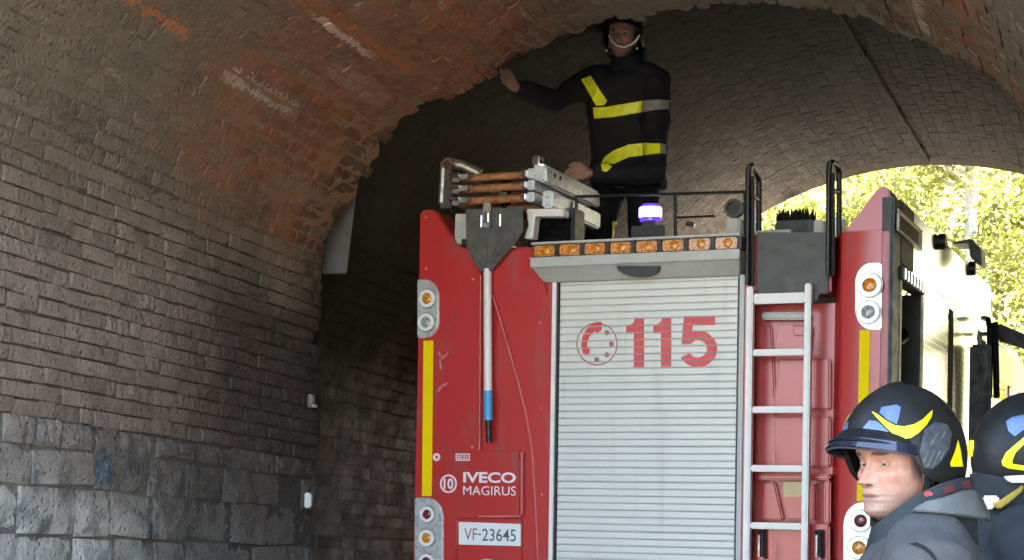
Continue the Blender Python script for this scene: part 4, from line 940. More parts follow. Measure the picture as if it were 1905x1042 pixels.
q = pn[1]; MB().box(q.x - .25, q.x - .05, 8.551, 8.6, q.z + .05, q.z + .1).build('fixing_batten', M['steel'], pr)
q = tun_ray(569.5, 931, 0, -4.09); wm = thing('wall_marker', 'small white marker box on the dark lower wall edge left of the engine', 'marker', (0, 0, 0), TROT.to_euler())
MB().box(-4.098, -4.06, q.y - .02, q.y + .02, q.z - .04, q.z + .04).build('case', M['plate'], wm, bevel=.008); MB().box(-4.098, -4.065, q.y - .022, q.y + .022, q.z - .054, q.z - .042).build('bracket', M['black'], wm)
q = tun_ray(577, 746, 0, -4.09); wm = thing('wall_bracket', 'small grey metal bracket on the wall edge above the white marker', 'bracket', (0, 0, 0), TROT.to_euler())
MB().box(-4.098, -4.07, q.y - .02, q.y + .02, q.z - .035, q.z + .035).build('back_plate', M['steel'], wm, bevel=.004); MB().box(-4.069, -4.055, q.y - .02, q.y + .02, q.z - .035, q.z - .02).build('ledge', M['grey'], wm, bevel=.003)

# ------------------------------------------------------------------ people
def head_mesh(name, scale=1.0):
    zf = [(-.125, .035), (-.121, .062), (-.114, .082), (-.104, .0905), (-.095, .0885), (-.087, .0868), (-.08, .0898), (-.0735, .0893), (-.067, .0925), (-.057, .091), (-.046, .0875), (-.03, .087), (-.012, .086), (0, .086), (.012, .09), (.026, .0985), (.05, .0965), (.08, .083), (.1, .06), (.115, .02)]
    zw = [(-.125, .02), (-.118, .034), (-.105, .045), (-.09, .053), (-.07, .061), (-.05, .066), (-.02, .0715), (0, .073), (.03, .076), (.06, .075), (.09, .06), (.115, .02)]
    zk = [(-.125, .0), (-.1, -.03), (-.08, -.055), (-.05, -.075), (0, -.09), (.05, -.092), (.09, -.075), (.115, -.02)]
    f = lambda tab, z: float(np.interp(z, [a for a, _ in tab], [b for _, b in tab]))
    nz, na = 120, 112; V = []; Fc = []
    g = lambda x, m, s: math.exp(-((x - m) / s) ** 2 / 2)
    for j in range(nz + 1):
        z = -.125 + .24 * j / nz
        yf, w_, yb_ = f(zf, z), f(zw, z), f(zk, z)
        for i in range(na):
            a = 2 * math.pi * i / na; c, s = math.cos(a), math.sin(a); e = 2 / 2.35
            x = w_ * math.copysign(abs(s) ** e, s); yc = .005
            y = yc + ((yf - yc) if c > 0 else (yc - yb_)) * math.copysign(abs(c) ** e, c)
            if c > 0:
                ax = abs(x); fr_ = min(1, c * 1.6)
                nose = 0
                if -.056 < z < .02:
                    k = max(0, min(1, (.016 - z) / .056)); hgt = .004 + .0225 * k ** 1.15
                    if z < -.042: hgt *= max(0, 1 - ((-.042 - z) / .012) ** 1.5)
                    nose = hgt * g(x, 0, .0064 + .0042 * k * k)
                    nose += .0075 * g(ax, .0125, .005) * g(z, -.041, .0065)
                y += fr_ * (nose - .0115 * g(ax, .0325, .0145) * g(z, -.001, .0095) + .0035 * g(ax, .03, .02) * g(z, .019, .006) + .0065 * g(ax, .047, .014) * g(z, -.026, .013)
                            - .0042 * g(ax, .0, .018) * g(z, -.0732, .002) - .0055 * g(ax, .027 + (-.045 - z) * .35, .0038) * g(z, -.056, .015) - .002 * g(z, .016, .002) * g(ax, .0, .006) - .0016 * g(ax, .058, .01) * g(z, -.004 + ax * .1 - .0058, .0022) + .003 * g(ax, .0325, .012) * g(z, .0065, .0028)
                            - .0022 * g(ax, .0325, .013) * g(z, -.0135, .003) - .0065 * g(ax, .047, .012) * g(z, -.062, .016) - .0012 * math.sin(z * 900) * g(z, .055, .018))
                x += math.copysign(.004, x) * g(z, -.024, .016) * g(ax, .06, .014) if ax > .03 else 0
            V.append((x * scale, y * scale, z * scale))
    for j in range(nz):
        for i in range(na): Fc.append((j * na + i, j * na + (i + 1) % na, (j + 1) * na + (i + 1) % na, (j + 1) * na + i))
    Fc.append(tuple(range(na))[::-1]); Fc.append(tuple(nz * na + i for i in range(na)))
    return V, Fc
def add_ear(mb, sx_):
    mb.ball((sx_ * .078, -.012, -.018), .009, .019, .031, 12, 8, Matrix.Rotation(R(-12), 3, 'X')); mb.ball((sx_ * .083, -.016, -.008), .006, .015, .02, 10, 6); mb.ball((sx_ * .079, -.004, -.042), .007, .008, .01, 10, 6)
def hand_mb(mb, wrist, fwd, side, pal, curl=.5, sc=1.0, flip=1):
    # wrist point, direction of the fingers, direction towards the thumb, palm normal
    wrist, fwd, side, pal = Vector(wrist), Vector(fwd).normalized(), Vector(side).normalized(), Vector(pal).normalized()
    s = sc; mb.tube([wrist - fwd * .03, wrist + fwd * .005], [.027 * s, .028 * s], 10, ball=True)
    for q in (-.026, -.009, .009, .026): mb.tube([wrist, wrist + fwd * .045 * s + side * q * s, wrist + fwd * .088 * s + side * q * 1.1 * s], [.018 * s, .0165 * s, .0135 * s], 8, ball=True)
    for q, ln in ((.03, .072), (.0105, .08), (-.0105, .074), (-.03, .058)):
        p = wrist + fwd * .085 * s + side * q * 1.05 * s; d = fwd.copy(); pts = [p]
        for k in range(3):
            d = (d * math.cos(curl * .55) + pal * math.sin(curl * .55)).normalized(); p = p + d * ln * s * (.45, .32, .25)[k]; pts.append(p)
            fw2 = d
        mb.tube(pts, [.0098 * s, .009 * s, .0082 * s, .007 * s], 8, ball=True)
    p = wrist + fwd * .025 * s + side * .022 * s
    mb.tube([p, p + (fwd * .5 + side * .8 + pal * .2).normalized() * .042 * s, p + (fwd * .75 + side * .65 + pal * .3).normalized() * .08 * s, p + (fwd * .9 + side * .5 + pal * .35).normalized() * .1 * s], [.015 * s, .012 * s, .0105 * s, .008 * s], 8, ball=True)

def ellipse(c, rx, ry, n=28, p=2.3, tilt=None):
    out = []
    for k in range(n):
        a = 2 * math.pi * k / n; q = Vector((rx * math.copysign(abs(math.cos(a)) ** (2 / p), math.cos(a)), ry * math.copysign(abs(math.sin(a)) ** (2 / p), math.sin(a)), 0))
        out.append(Vector(c) + (tilt @ q if tilt else q))
    return out
def join_body(name, parts, mat, parent):       # several shaped meshes -> one body mesh
    V = []; F = []; k = 0
    for v, f in parts: V += [tuple(q) for q in v]; F += [tuple(a + k for a in g_) for g_ in f]; k += len(v)
    me = bpy.data.meshes.new(name); me.from_pydata(V, [], F); me.update(); return link(name, me, mat, parent, 60)
def me_vf(me, m=None): return ([(m @ v.co if m else v.co.copy()) for v in me.vertices], [tuple(p.vertices) for p in me.polygons])

def helmet_surface(az, el):              # head coordinates; az from straight ahead
    rx, ry, rz = .115, .134, .15
    x = rx * math.cos(el) * math.sin(az); y = ry * math.cos(el) * math.cos(az) - .006; z = .012 + (rz if el > 0 else .15) * math.sin(el)
    if math.cos(az) < 0: y *= 1.04
    return Vector((x, y, z))
def rim_el(az):
    a = abs(az)
    tab = [(0, .24), (.75, .2), (1.05, .06), (1.2, -.17), (1.36, -.32), (1.7, -.37), (2.2, -.36), (2.7, -.36), (3.15, -.36)]
    return float(np.interp(a, [q for q, _ in tab], [q for _, q in tab]))
def make_helmet(root, Hm):
    na, ne = 72, 22; rings = []
    V = []; F = []
    for j in range(ne + 1):
        for i in range(na):
            az = -math.pi + 2 * math.pi * i / na; e0 = rim_el(az); el = e0 + (math.pi / 2 - .02 - e0) * j / ne
            p = helmet_surface(az, el)
            if abs(az) < .02 + .5 and el > .5: p.z += .006 * (1 - abs(az) / .52)       # ridge
            V.append(tuple(p))
    for j in range(ne):
        for i in range(na): F.append((j * na + i, j * na + (i + 1) % na, (j + 1) * na + (i + 1) % na, (j + 1) * na + i))
    F.append(tuple(ne * na + i for i in range(na)))
    me = bpy.data.meshes.new('helmet'); me.from_pydata(V, [], F); me.update()
    me = evaluated('helmet', me, [('SOLIDIFY', dict(thickness=.012, offset=-1.0)), ('BEVEL', dict(width=.002, segments=2, limit_method='ANGLE'))])
    h = link('helmet', me, M['helmet'], root, 40); h.matrix_local = Hm
    # visor half raised under the brow, and its dark brim
    def band(name, a0, a1, lo, hi, mat, n=40, th=.004):
        rings = []
        for k in range(n + 1):
            az = a0 + (a1 - a0) * k / n; f = math.cos(min(1, abs(az) / max(abs(a0), abs(a1))) * math.pi / 2) ** .6
            dn = .14 * (abs(az) / 1.1) ** 1.5; b0 = helmet_surface(az, lo[0] - dn); b1 = helmet_surface(az, hi[0] - dn); o0 = Vector((b0.x, b0.y, 0)).normalized()
            p0_ = b0 + o0 * lo[1] * f + o0 * .003; p1_ = b1 + o0 * hi[1] * f + o0 * .003
            rings.append([p0_, p1_, p1_ + o0 * th, p0_ + o0 * th])
        mb_ = MB(); mb_.loft(rings); o = mb_.build(name, mat, h, bevel=.001); return o
    band('brim', -1.1, 1.1, (.26, .04), (.44, .01), M['helmet']); band('visor', -1.18, 1.18, (.17, .044), (.31, .032), M['visor'])
    band('visor_lip', -1.15, 1.15, (.13, .037), (.16, .04), M['vent'])
    mb = MB()
    for sx_ in (1, -1):
        mb.tube([helmet_surface(sx_ * 1.42, -.25) * .95, Vector((sx_ * .084, .0, -.065)), Vector((sx_ * .072, .012, -.1)), Vector((sx_ * .04, .04, -.133)), Vector((0, .05, -.14))], .0085, 8)
    mb.build('chin_strap', M['rubber'], h)
    for sx_ in (1, -1): mb = MB(); mb.ball((sx_ * .092, .004, -.068), .008, .008, .008); mb.build('strap_stud', M['lampwhite'], h)
    return h
def stick_on(target, polys, name, mat, mirror=True, off=.0022, th=.0012, parent=None, n=None):
    """thin shape lying on a curved surface, found along the lines of sight of the photograph; mirrored to the other side of the helmet"""
    bpy.context.view_layer.update(); wm_ = target.matrix_world.copy(); inv = wm_.inverted(); me = target.data
    bv = BVHTree.FromPolygons([v.co.copy() for v in me.vertices], [tuple(p.vertices) for p in me.polygons])
    co = inv @ C0; bm = bmesh.new()
    for poly in polys:
        f2 = [bm.verts.new((a, -b, 0)) for a, b in poly]; bm.faces.new(f2)
    bmesh.ops.triangulate(bm, faces=bm.faces)
    bmesh.ops.subdivide_edges(bm, edges=[e for e in bm.edges if e.calc_length() > 9], cuts=2, use_grid_fill=True); bmesh.ops.triangulate(bm, faces=bm.faces)
    bmesh.ops.subdivide_edges(bm, edges=[e for e in bm.edges if e.calc_length() > 6], cuts=1, use_grid_fill=True); bmesh.ops.triangulate(bm, faces=bm.faces)
    last = None; bad = []
    for v in bm.verts:
        d = inv.to_3x3() @ ray(v.co.x, -v.co.y); hit, nn, idx, dist = bv.ray_cast(co, d.normalized())
        if hit is None: bad.append(v); continue
        v.co = hit + nn * off if nn.dot(d) < 0 else hit - nn * off
    bmesh.ops.delete(bm, geom=bad, context='VERTS')
    bmesh.ops.recalc_face_normals(bm, faces=bm.faces)
    m2 = bpy.data.meshes.new(name); bm.to_mesh(m2)
    if mirror:
        for v in bm.verts: v.co.x = -v.co.x
        bmesh.ops.reverse_faces(bm, faces=bm.faces); m3 = bpy.data.meshes.new(name); bm.to_mesh(m3); link(name, m3, mat, target)
    bm.free()
    return link(name, m2, mat, target)

def head_matrix(pos, fwd, up=(0, 0, 1)):        # head frame -> root frame
    f = Vector(fwd).normalized(); u = Vector(up); r_ = f.cross(u).normalized(); u = r_.cross(f)
    return Matrix(((r_.x, f.x, u.x, pos[0]), (r_.y, f.y, u.y, pos[1]), (r_.z, f.z, u.z, pos[2]), (0, 0, 0, 1)))
HV, HF = head_mesh('head')
def limb(mb, pts, rs): mb.tube(pts, rs, 14, ball=True)
def eyes(root, Hm, gaze=0):
    for sx_ in (1, -1):
        mb = MB(); mb.ball((sx_ * .0325, .0688, -.002), .0116, .0116, .0116, 16, 10); o = mb.build('eye', M['eyew'], root, smooth=80); o.matrix_local = Hm
        for nm_, keep_ in (('upper_eyelid', lambda e: e > .12), ('lower_eyelid', lambda e: e < -.3)):
            bm = bmesh.new(); bmesh.ops.create_uvsphere(bm, u_segments=24, v_segments=24, radius=.0131)
            for v in bm.verts: v.co = Vector((v.co.x, v.co.z, -v.co.y))
            bmesh.ops.delete(bm, geom=[f for f in bm.faces if not (f.calc_center_median().y > -.002 and keep_(math.asin(max(-1, min(1, f.calc_center_median().z / .0131)))))], context='FACES')
            bmesh.ops.translate(bm, verts=bm.verts, vec=(sx_ * .0325, .0686, -.002)); me = bpy.data.meshes.new(nm_); bm.to_mesh(me); bm.free(); me.shade_smooth(); li = link(nm_, me, M['skin'], root); li.matrix_local = Hm
        mb = MB(); mb.ball((sx_ * .0325 + .0068 * math.sin(gaze), .0688 + .0068 * math.cos(gaze), -.002), .0058, .0058, .0058, 14, 8); i_ = mb.build('iris', M['iris'], o, smooth=80)

def standing(name, label, foot, face_dir, head_dir, head_pos, jacket, trousers, arms, lean=Vector((0, 0, 0))):
    yaw = math.atan2(-face_dir.x, face_dir.y); root = thing(name, label, 'firefighter', (foot.x, foot.y, foot.z), (0, 0, yaw), 'firefighters')
    RI = Matrix.Rotation(-yaw, 4, 'Z'); hp_ = RI @ (head_pos - foot); hd = RI.to_3x3() @ head_dir
    Hm = head_matrix(hp_, hd, RI.to_3x3() @ Vector((0, 0, 1)))
    return root, RI, Hm, hp_
# --- helper to dress a figure from joints given in root coordinates
def dress(root, Hm, J, jacket, trousers, bulk=1.0, voxel=.014):
    nb = Vector(J['neck']); ch = Vector(J['chest']); pv = Vector(J['pelvis']); sp = (pv - ch)
    ax = sp.normalized(); xax = (Vector(J['sh_l']) - Vector(J['sh_r'])).normalized(); yax = xax.cross(ax).normalized(); tl = Matrix((xax, yax, -ax)).transposed()
    def tor(k): return [ellipse(nb + (ch - nb) * 0, .075 * k, .075 * k, tilt=tl), ellipse(nb + (ch - nb) * .25, .13 * k, .1 * k, tilt=tl), ellipse(nb + (ch - nb) * .5, .185 * k, .125 * k, tilt=tl), ellipse(ch, .215 * k, .14 * k, tilt=tl), ellipse(ch + sp * .4, .2 * k, .135 * k, tilt=tl), ellipse(ch + sp * .8, .185 * k, .13 * k, tilt=tl), ellipse(pv, .2 * k, .14 * k, tilt=tl), ellipse(pv + ax * .12, .205 * k, .145 * k, tilt=tl)]
    b = MB(); b.loft(tor(.86)); limb(b, [nb + ax * .05, Vector(Hm.translation) - Vector((0, 0, .06))], [.06, .055])
    for q in 'lr':
        limb(b, [J['sh_' + q], J['el_' + q], J['wr_' + q]], [.052, .042, .029]); limb(b, [J['hip_' + q], J['kn_' + q], J['an_' + q]], [.085, .058, .04])
    parts = [me_vf(remeshed(b, 'b', .013, 4))]
    ear = MB(); [add_ear(ear, s_) for s_ in (1, -1)]
    parts += [([Hm @ Vector(v) for v in HV], HF), me_vf(ear.mesh('e'), Hm)]
    hb = MB()
    for q in 'lr':
        f_, s_, p_, cu = J['hand_' + q]; hand_mb(hb, J['wr_' + q], f_, s_, p_, cu)
    parts.append(me_vf(remeshed(hb, 'h', .0042, 3)))
    body = join_body('body', parts, M['skin'], root)
    body_mat_fix(body, Hm)
    j = MB(); k = bulk; j.loft(tor(1.08 * k))
    for q in 'lr':
        wr = Vector(J['el_' + q]).lerp(Vector(J['wr_' + q]), .9); limb(j, [Vector(J['sh_' + q]).lerp(nb, .25), J['sh_' + q], Vector(J['sh_' + q]).lerp(Vector(J['el_' + q]), .5), J['el_' + q], wr], [.085 * k, .09 * k, .08 * k, .068 * k, .05 * k])
    tx = bpy.data.textures.new('folds', 'CLOUDS'); tx.noise_scale = .11; tx.noise_depth = 2
    jme = evaluated('jacket', remeshed(j, 'jacket', voxel, 8), [('DISPLACE', dict(texture=tx, strength=.034, mid_level=.5)), ('SMOOTH', dict(factor=.5, iterations=1))])
    jo = link('jacket', jme, jacket, root, 80)
    tr = MB(); tr.loft([ellipse(pv - ax * .06, .17, .125, tilt=tl), ellipse(pv + ax * .1, .19, .135, tilt=tl)])
    for q in 'lr': limb(tr, [J['hip_' + q], J['kn_' + q], Vector(J['kn_' + q]).lerp(Vector(J['an_' + q]), .88)], [.105, .08, .072])
    link('trousers', remeshed(tr, 'trousers', .018, 6), trousers, root, 80)
    for q in 'lr':
        bo = MB(); a_ = Vector(J['an_' + q]); fw = Vector(J.get('toe', (0, 1, 0))); limb(bo, [a_ + Vector((0, 0, .14)), a_ + Vector((0, 0, -.02))], [.06, .058]); limb(bo, [a_ + Vector((0, 0, -.045)) - fw * .03, a_ + Vector((0, 0, -.05)) + fw * .09, a_ + Vector((0, 0, -.055)) + fw * .18], [.045, .048, .04])
        link('boot', remeshed(bo, 'boot', .012, 4), M['rubber'], root, 80)
    eyes(root, Hm, J.get('gaze', 0))
    return body, jo, tl, ax
def body_mat_fix(body, Hm):              # the face markings are mapped in head space through an empty-free attribute
    me = body.data; inv = Hm.inverted(); a = me.attributes.new('hc', 'FLOAT_VECTOR', 'POINT')
    a.data.foreach_set('vector', np.array([inv @ v.co for v in me.vertices], np.float32).ravel())
# skin reads head-space positions stored on the mesh
nt = M['skin'].node_tree; att = nt.nodes.new('ShaderNodeAttribute'); att.attribute_name = 'hc'
for l_ in list(nt.links):
    if l_.from_node.type == 'TEX_COORD': nt.links.new(att.outputs['Vector'], l_.to_socket)

# ---- foreground firefighter, facing left
def fore(px, py, y, toward, left=True):
    p = P(px, py, y); az = math.atan2(p.x, p.y); rt_ = Vector((math.cos(az), -math.sin(az), 0)); tc = Vector((-math.sin(az), -math.cos(az), 0))
    return p, ((-rt_ if left else rt_) * math.cos(toward) + tc * math.sin(toward)).normalized()
hp1, f1 = fore(1674, 862, 3.78, R(42))
_, b1 = fore(1679, 862, 3.78, R(4))
foot1 = Vector((hp1.x, hp1.y, 0)) - b1 * .05
man1, RI1, Hm1, hl1 = standing('person', 'firefighter in grey jacket, face in profile under a black helmet, beside the rear lamps', foot1, b1, f1 + Vector((0, 0, -.02)), hp1, None, None, None)
def stand_joints(hl, arm=.0):
    z = hl.z; n = Vector((hl.x * .6, hl.y - .05, z - .135))
    J = dict(neck=n, chest=n + Vector((0, -.015, -.2)), pelvis=Vector((0, 0, .98)), sh_l=n + Vector((-.19, -.0, -.075)), sh_r=n + Vector((.19, -.0, -.075)))
    J.update(el_l=J['sh_l'] + Vector((-.06, .02, -.3)), el_r=J['sh_r'] + Vector((.06, .02, -.3))); J.update(wr_l=J['el_l'] + Vector((.03, .13, -.24)), wr_r=J['el_r'] + Vector((-.03, .13, -.24)))
    J.update(hip_l=Vector((-.1, 0, .94)), hip_r=Vector((.1, 0, .94)), kn_l=Vector((-.11, .02, .5)), kn_r=Vector((.11, .03, .5)), an_l=Vector((-.12, -.02, .1)), an_r=Vector((.12, -.01, .1)))
    d = Vector((0, .45, -.9)); J['hand_l'] = (d, (.6, .8, .2), (1, 0, 0), .6); J['hand_r'] = (d, (-.6, .8, .2), (-1, 0, 0), .6); return J
J1 = stand_joints(hl1); J1['gaze'] = -R(28); _, jk1, tl1, ax1 = dress(man1, Hm1, J1, M['jacket'], M['navy'], 1.13, .011)
h1_ = make_helmet(man1, Hm1)
cres = [(1622, 766), (1632, 771), (1648, 783), (1664, 792), (1682, 794), (1700, 790), (1716, 781), (1728, 769), (1734, 764), (1732, 776), (1722, 792), (1708, 806), (1694, 815), (1680, 817), (1664, 810), (1646, 793), (1630, 776)]
stick_on(h1_, [cres], 'crescent_mark', M['helmyel'])
def grow(poly, k):
    cx_ = sum(a for a, _ in poly) / len(poly); cy_ = sum(b for _, b in poly) / len(poly); out = []
    n = len(poly)
    for i in range(n):
        (ax_, ay_), (bx_, by_), (qx, qy) = poly[i - 1], poly[i], poly[(i + 1) % n]
        nx, ny = (qy - ay_), -(qx - ax_); l = math.hypot(nx, ny) or 1; out.append((bx_ + nx / l * k, by_ + ny / l * k))
    return out
stick_on(h1_, [[(1640, 758), (1668, 753), (1676, 758), (1672, 778), (1668, 790), (1652, 782), (1636, 768)]], 'blue_reflection', M['blueglint'], off=.0012)  # patch coloured as a blue reflection on the shell
stick_on(h1_, [[(1606, 796), (1618, 782), (1632, 784), (1650, 800), (1664, 814), (1656, 822), (1630, 812)]], 'blue_reflection', M['blueglint'], off=.0012)
stick_on(h1_, [[(1718, 800), (1738, 786), (1760, 790), (1769, 808), (1764, 836), (1750, 858), (1734, 872), (1718, 870), (1709, 842)]], 'ear_cover', M['vent'], off=.003)
for a, b, c_, d in ((1715, 858, 1724, 838), (1722, 866, 1736, 838), (1733, 864, 1746, 838), (1745, 854, 1756, 832), (1728, 828, 1742, 804), (1744, 822, 1754, 804)):
    stick_on(h1_, [[(a, b), (a + 3, b + 1.5), (c_ + 2.4, d + 1.5), (c_, d)]], 'vent_groove', M['groove'], off=.0045)
stick_on(h1_, [[(1781, 818), (1786, 840), (1790, 868), (1768, 868), (1766, 862), (1775, 840)]], 'rear_mark', M['helmyel'])
# collar, hood flap, tabs
def collar(root, Hl, name='collar', mat=None, front=-.135, back=-.028, low=-.2, rx=.1, ry=.108, cyo=-.03):
    n = 48; rings = []
    for (k, inner) in ((0, 0), (1, 0), (1, 1), (0, 1)):
        ring_ = []
        for i in range(n):
            a = 2 * math.pi * i / n; fr_ = ((1 + math.cos(a)) / 2) ** 1.8; zt3 = back + (front - back) * fr_; z_ = low + .02 * math.sin(a * 3) * 0 if k == 0 else zt3
            f_ = (1.0 if k else 1.14) * (.9 if inner else 1.0) + .02 * math.sin(5 * a) * (1 - k); ring_.append(Vector((Hl.x * .6 + rx * f_ * math.sin(a), Hl.y - .02 + cyo + ry * f_ * math.cos(a), Hl.z + z_)))
        rings.append(ring_)
    mb = MB(); mb.loft(rings + [rings[0]], cap=False); return mb.build(name, mat or M['collar'], root, bevel=.006, smooth=60)
co1 = collar(man1, hl1)
inv1 = (Matrix.Translation(man1.location) @ man1.rotation_euler.to_matrix().to_4x4()).inverted()
def patch(root_inv, pts, th, name, mat, parent, bulge=.0, seg=1, smooth=50):
    q = [root_inv @ P(a, b, y_) for a, b, y_ in pts]; nrm = root_inv.to_3x3() @ Vector((0, 1, 0))
    mb = MB(); mb.hull(q, [v + nrm * th for v in q]); return mb.build(name, mat, parent, bevel=.004, smooth=smooth)
mb = MB(); rows_ = [[(1700, 950, 3.6), (1712, 940, 3.6), (1722, 934, 3.6)], [(1740, 953, 3.57), (1750, 936, 3.59), (1756, 925, 3.62)], [(1776, 957, 3.58), (1784, 934, 3.62), (1786, 914, 3.66)], [(1812, 962, 3.65), (1814, 936, 3.69), (1810, 906, 3.73)], [(1846, 966, 3.79), (1838, 948, 3.83), (1826, 920, 3.86)]]
rows_ = [[inv1 @ P(*q) for q in r_] for r_ in rows_]; nrm = inv1.to_3x3() @ Vector((-.1, 1, -.15))
rr_ = [r_ + [v + nrm * .03 for v in r_[::-1]] for r_ in rows_]; mb.loft(rr_); mb.build('hood_flap', M['flap'], man1, bevel=.003, smooth=50)
stick_on(co1, [[(1716, 915), (1730, 913), (1737, 921), (1722, 925)]], 'red_tab', M['redbadge'], mirror=False, off=.003)
stick_on(co1, [[(1752, 908), (1772, 902), (1776, 914), (1758, 920)]], 'collar_tab', M['maroon'], mirror=False, off=.003)
stick_on(co1, [[(1786, 896), (1800, 894), (1806, 906), (1792, 910)]], 'collar_tab', M['maroon'], mirror=False, off=.003)
def nape(root, Hm):
    mb = MB(); mb.ball((0, -.048, -.075), .084, .062, .085, 20, 12); o = mb.build('hood', M['collar'], root, smooth=80); o.matrix_local = Hm
nape(man1, Hm1)
stick_on(jk1, [[(1690, 1012), (1706, 1010), (1722, 1016), (1736, 1028), (1744, 1042), (1738, 1042), (1728, 1030), (1714, 1020), (1702, 1016)]], 'shoulder_seam', M['navy'], mirror=False, off=.002)

# ---- second firefighter, facing right, cut by the frame
hp2, f2 = fore(1925, 858, 4.3, R(-15), left=False)
foot2 = Vector((hp2.x, hp2.y, 0)) - f2 * .04
man2, RI2, Hm2, hl2 = standing('person', 'firefighter in dark navy jacket facing right, cut off by the right edge of the picture', foot2, f2, f2, hp2, None, None, None)
J2 = stand_joints(hl2); dress(man2, Hm2, J2, M['jacket2'], M['navy'], 1.08, .014); h2_ = make_helmet(man2, Hm2); collar(man2, hl2); nape(man2, Hm2)
stick_on(h2_, [[(1864, 858), (1872, 842), (1888, 828), (1905, 814), (1930, 806), (1930, 814), (1905, 827), (1890, 842), (1884, 856), (1884, 863), (1905, 866), (1935, 868), (1935, 876), (1905, 875), (1876, 871), (1866, 866)]], 'crescent_mark', M['helmyel'])
stick_on(h2_, [[(1872, 784), (1884, 776), (1905, 772), (1940, 770), (1940, 792), (1905, 800), (1888, 812), (1876, 802)]], 'blue_reflection', M['blueglint'], off=.0012)
mb = MB()
for q in range(1):
    pts = [helmet_surface(-math.pi, e) * 1.0 + Vector((0, -.012, 0)) for e in (.25, .12, -.02)]; mb.tube(pts, [.008, .016, .009], 10)
mb.build('rear_mark', M['helmyel'], h2_)
inv2 = (Matrix.Translation(man2.location) @ man2.rotation_euler.to_matrix().to_4x4()).inverted()
patch(inv2, [(1831, 922, 4.2), (1858, 922, 4.2), (1862, 936, 4.2), (1842, 950, 4.2), (1832, 946, 4.2)], .02, 'pale_collar_lining', M['rail'], man2)
patch(inv2, [(1846, 938, 4.19), (1864, 930, 4.19), (1894, 910, 4.19), (1905, 900, 4.19), (1905, 912, 4.19), (1880, 934, 4.19), (1860, 948, 4.19)], .02, 'yellow_collar_edge', simple('ochre_trim', (.5, .36, .06), .7), man2)
patch(inv2, [(1866, 886, 4.17), (1905, 884, 4.17), (1930, 884, 4.17), (1930, 898, 4.17), (1880, 898, 4.17)], .015, 'grey_neck_guard', M['alub'], man2)

# ---- firefighter standing on the roof, one hand on the vault
RD = 1.3
def TWd(px_, py_, d): x, z = T(px_, py_, d); return TM @ Vector((x, d, z))
foot3 = TM @ Vector((T(1175, 500, RD)[0], RD, 2.47)); hp3 = TWd(1158, 72, RD - .05)
az3 = math.atan2(hp3.x, hp3.y); rt3 = Vector((math.cos(az3), -math.sin(az3), 0)); tc3 = Vector((-math.sin(az3), -math.cos(az3), 0))
b3 = (tc3 * math.cos(R(22)) - rt3 * math.sin(R(22))).normalized(); hd3 = (tc3 * .9 - rt3 * .25 + Vector((0, 0, .12))).normalized()
man3, RI3, Hm3, hl3 = standing('person', 'firefighter in dark overalls with lime bands standing on the engine roof and touching the vault', foot3, b3, hd3, hp3, None, None, None)
inv3 = (Matrix.Translation(man3.location) @ man3.rotation_euler.to_matrix().to_4x4()).inverted()
W3 = lambda a, b, d: inv3 @ TWd(a, b, d)
n3 = hl3 + Vector((0, -.06, -.16))
J3 = dict(neck=n3, chest=n3 + Vector((0, -.02, -.22)), pelvis=n3 + Vector((0, -.05, -.58)), sh_r=n3 + Vector((.2, 0, -.06)), sh_l=n3 + Vector((-.2, 0, -.08)))
# image left is his right-hand side (+x in head frame is his right because the frame is forward-up-right)
J3['wr_r'] = W3(962, 163, .62); J3['el_r'] = J3['sh_r'].lerp(J3['wr_r'], .52) + Vector((0, 0, -.1))
J3['wr_l'] = W3(1098, 322, .78); J3['el_l'] = W3(1218, 322, 1.0)
J3['sh_l'] = n3 + Vector((-.19, .0, -.09))
pvz = J3['pelvis']; hz = .0
J3.update(hip_l=pvz + Vector((-.1, 0, -.04)), hip_r=pvz + Vector((.1, 0, -.04)))
J3.update(an_l=Vector((pvz.x - .14, -.05, .1)), an_r=Vector((pvz.x + .13, .0, .1)))
J3.update(kn_l=(J3['hip_l'] + J3['an_l']) / 2 + Vector((-.02, .1, 0)), kn_r=(J3['hip_r'] + J3['an_r']) / 2 + Vector((.02, .12, 0)))
dr = (J3['wr_r'] - J3['el_r']).normalized(); dl = (J3['wr_l'] - J3['el_l']).normalized()
J3['hand_r'] = (dr + Vector((0, 0, .25)), Vector((0, .2, 1)) - dr * dr.z, Vector((0, 1, .0)), .35); J3['hand_l'] = (dl, Vector((0, .3, 1)), Vector((0, .4, -.8)), .7)
_, jk3, tl3, ax3 = dress(man3, Hm3, J3, M['navy'], M['navy'], 1.06, .014)
h3_ = make_helmet(man3, Hm3); collar(man3, hl3, mat=M['navy'])
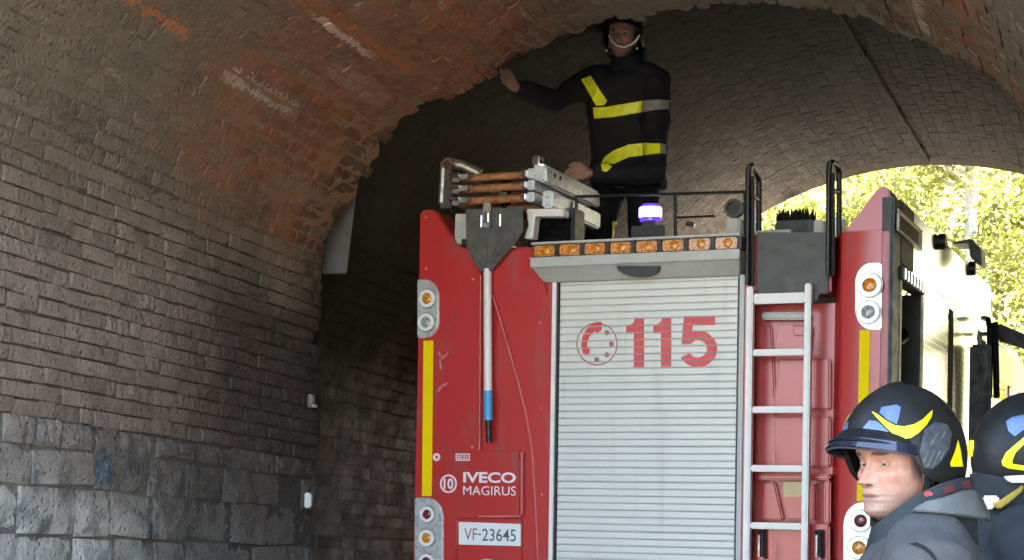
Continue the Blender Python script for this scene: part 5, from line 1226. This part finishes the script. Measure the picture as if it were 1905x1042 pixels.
def ringband(k, w_, rx, ry, mat, name, yo=0, a0=0, a1=360, tiltx=0):
    ch = J3['chest']; sp = J3['pelvis'] - ch; c = ch + sp * k; n = 60; rr2 = []
    rt_m = Matrix.Rotation(R(tiltx), 3, 'Y')
    for i in range(n + 1):
        a = R(a0 + (a1 - a0) * i / n); q = []
        for dz, f_ in ((-w_ / 2, 1.0), (w_ / 2, 1.0), (w_ / 2, 1.03), (-w_ / 2, 1.03)):
            e = 2 / 2.3; v = Vector((rx * f_ * math.copysign(abs(math.cos(a)) ** e, math.cos(a)), ry * f_ * math.copysign(abs(math.sin(a)) ** e, math.sin(a)), dz)); q.append(c + tl3 @ (rt_m @ v))
        rr2.append(q)
    mb_ = MB(); mb_.loft(rr2, cap=(a1 - a0 < 359)); mb_.build(name, mat, man3)
# bands sit on the jacket where the lines of sight meet it
mb = MB(); mb.tube([W3(a, b, RD - .05 - d) for a, b, d in ((1133, 66, .1), (1138, 77, .135), (1148, 85, .15), (1161, 88, .155), (1174, 83, .15), (1184, 74, .135), (1189, 66, .1))], .0055, 8); mb.build('visor_rim', M['plate'], man3)
stick_on(jk3, [[(1104, 200), (1130, 199), (1170, 192), (1196, 188), (1196, 209), (1170, 213), (1140, 218), (1106, 221)]], 'chest_band', M['hivis'], mirror=False, off=.004)
stick_on(jk3, [[(1197, 188), (1222, 186), (1248, 188), (1248, 203), (1222, 205), (1197, 209)]], 'silver_band', M['silver'], mirror=False, off=.004)
stick_on(jk3, [[(1080, 149), (1098, 142), (1130, 188), (1124, 196), (1110, 197)]], 'shoulder_band', M['hivis'], mirror=False, off=.004)
stick_on(jk3, [[(1118, 306), (1126, 292), (1142, 280), (1170, 269), (1200, 266), (1228, 268), (1228, 286), (1200, 289), (1170, 293), (1146, 304), (1128, 320), (1120, 318)]], 'hem_band', M['hivis'], mirror=False, off=.004)
stick_on(jk3, [[(1229, 268), (1258, 272), (1256, 288), (1229, 286)]], 'silver_band', M['silver'], mirror=False, off=.004)
tr3 = [c_ for c_ in man3.children if c_.name.startswith('trousers')][0]
stick_on(tr3, [[(1138, 412), (1150, 412), (1150, 446), (1138, 447)], [(1153, 404), (1166, 404), (1166, 440), (1153, 443)]], 'leg_band', M['hivis'], mirror=False, off=.004)
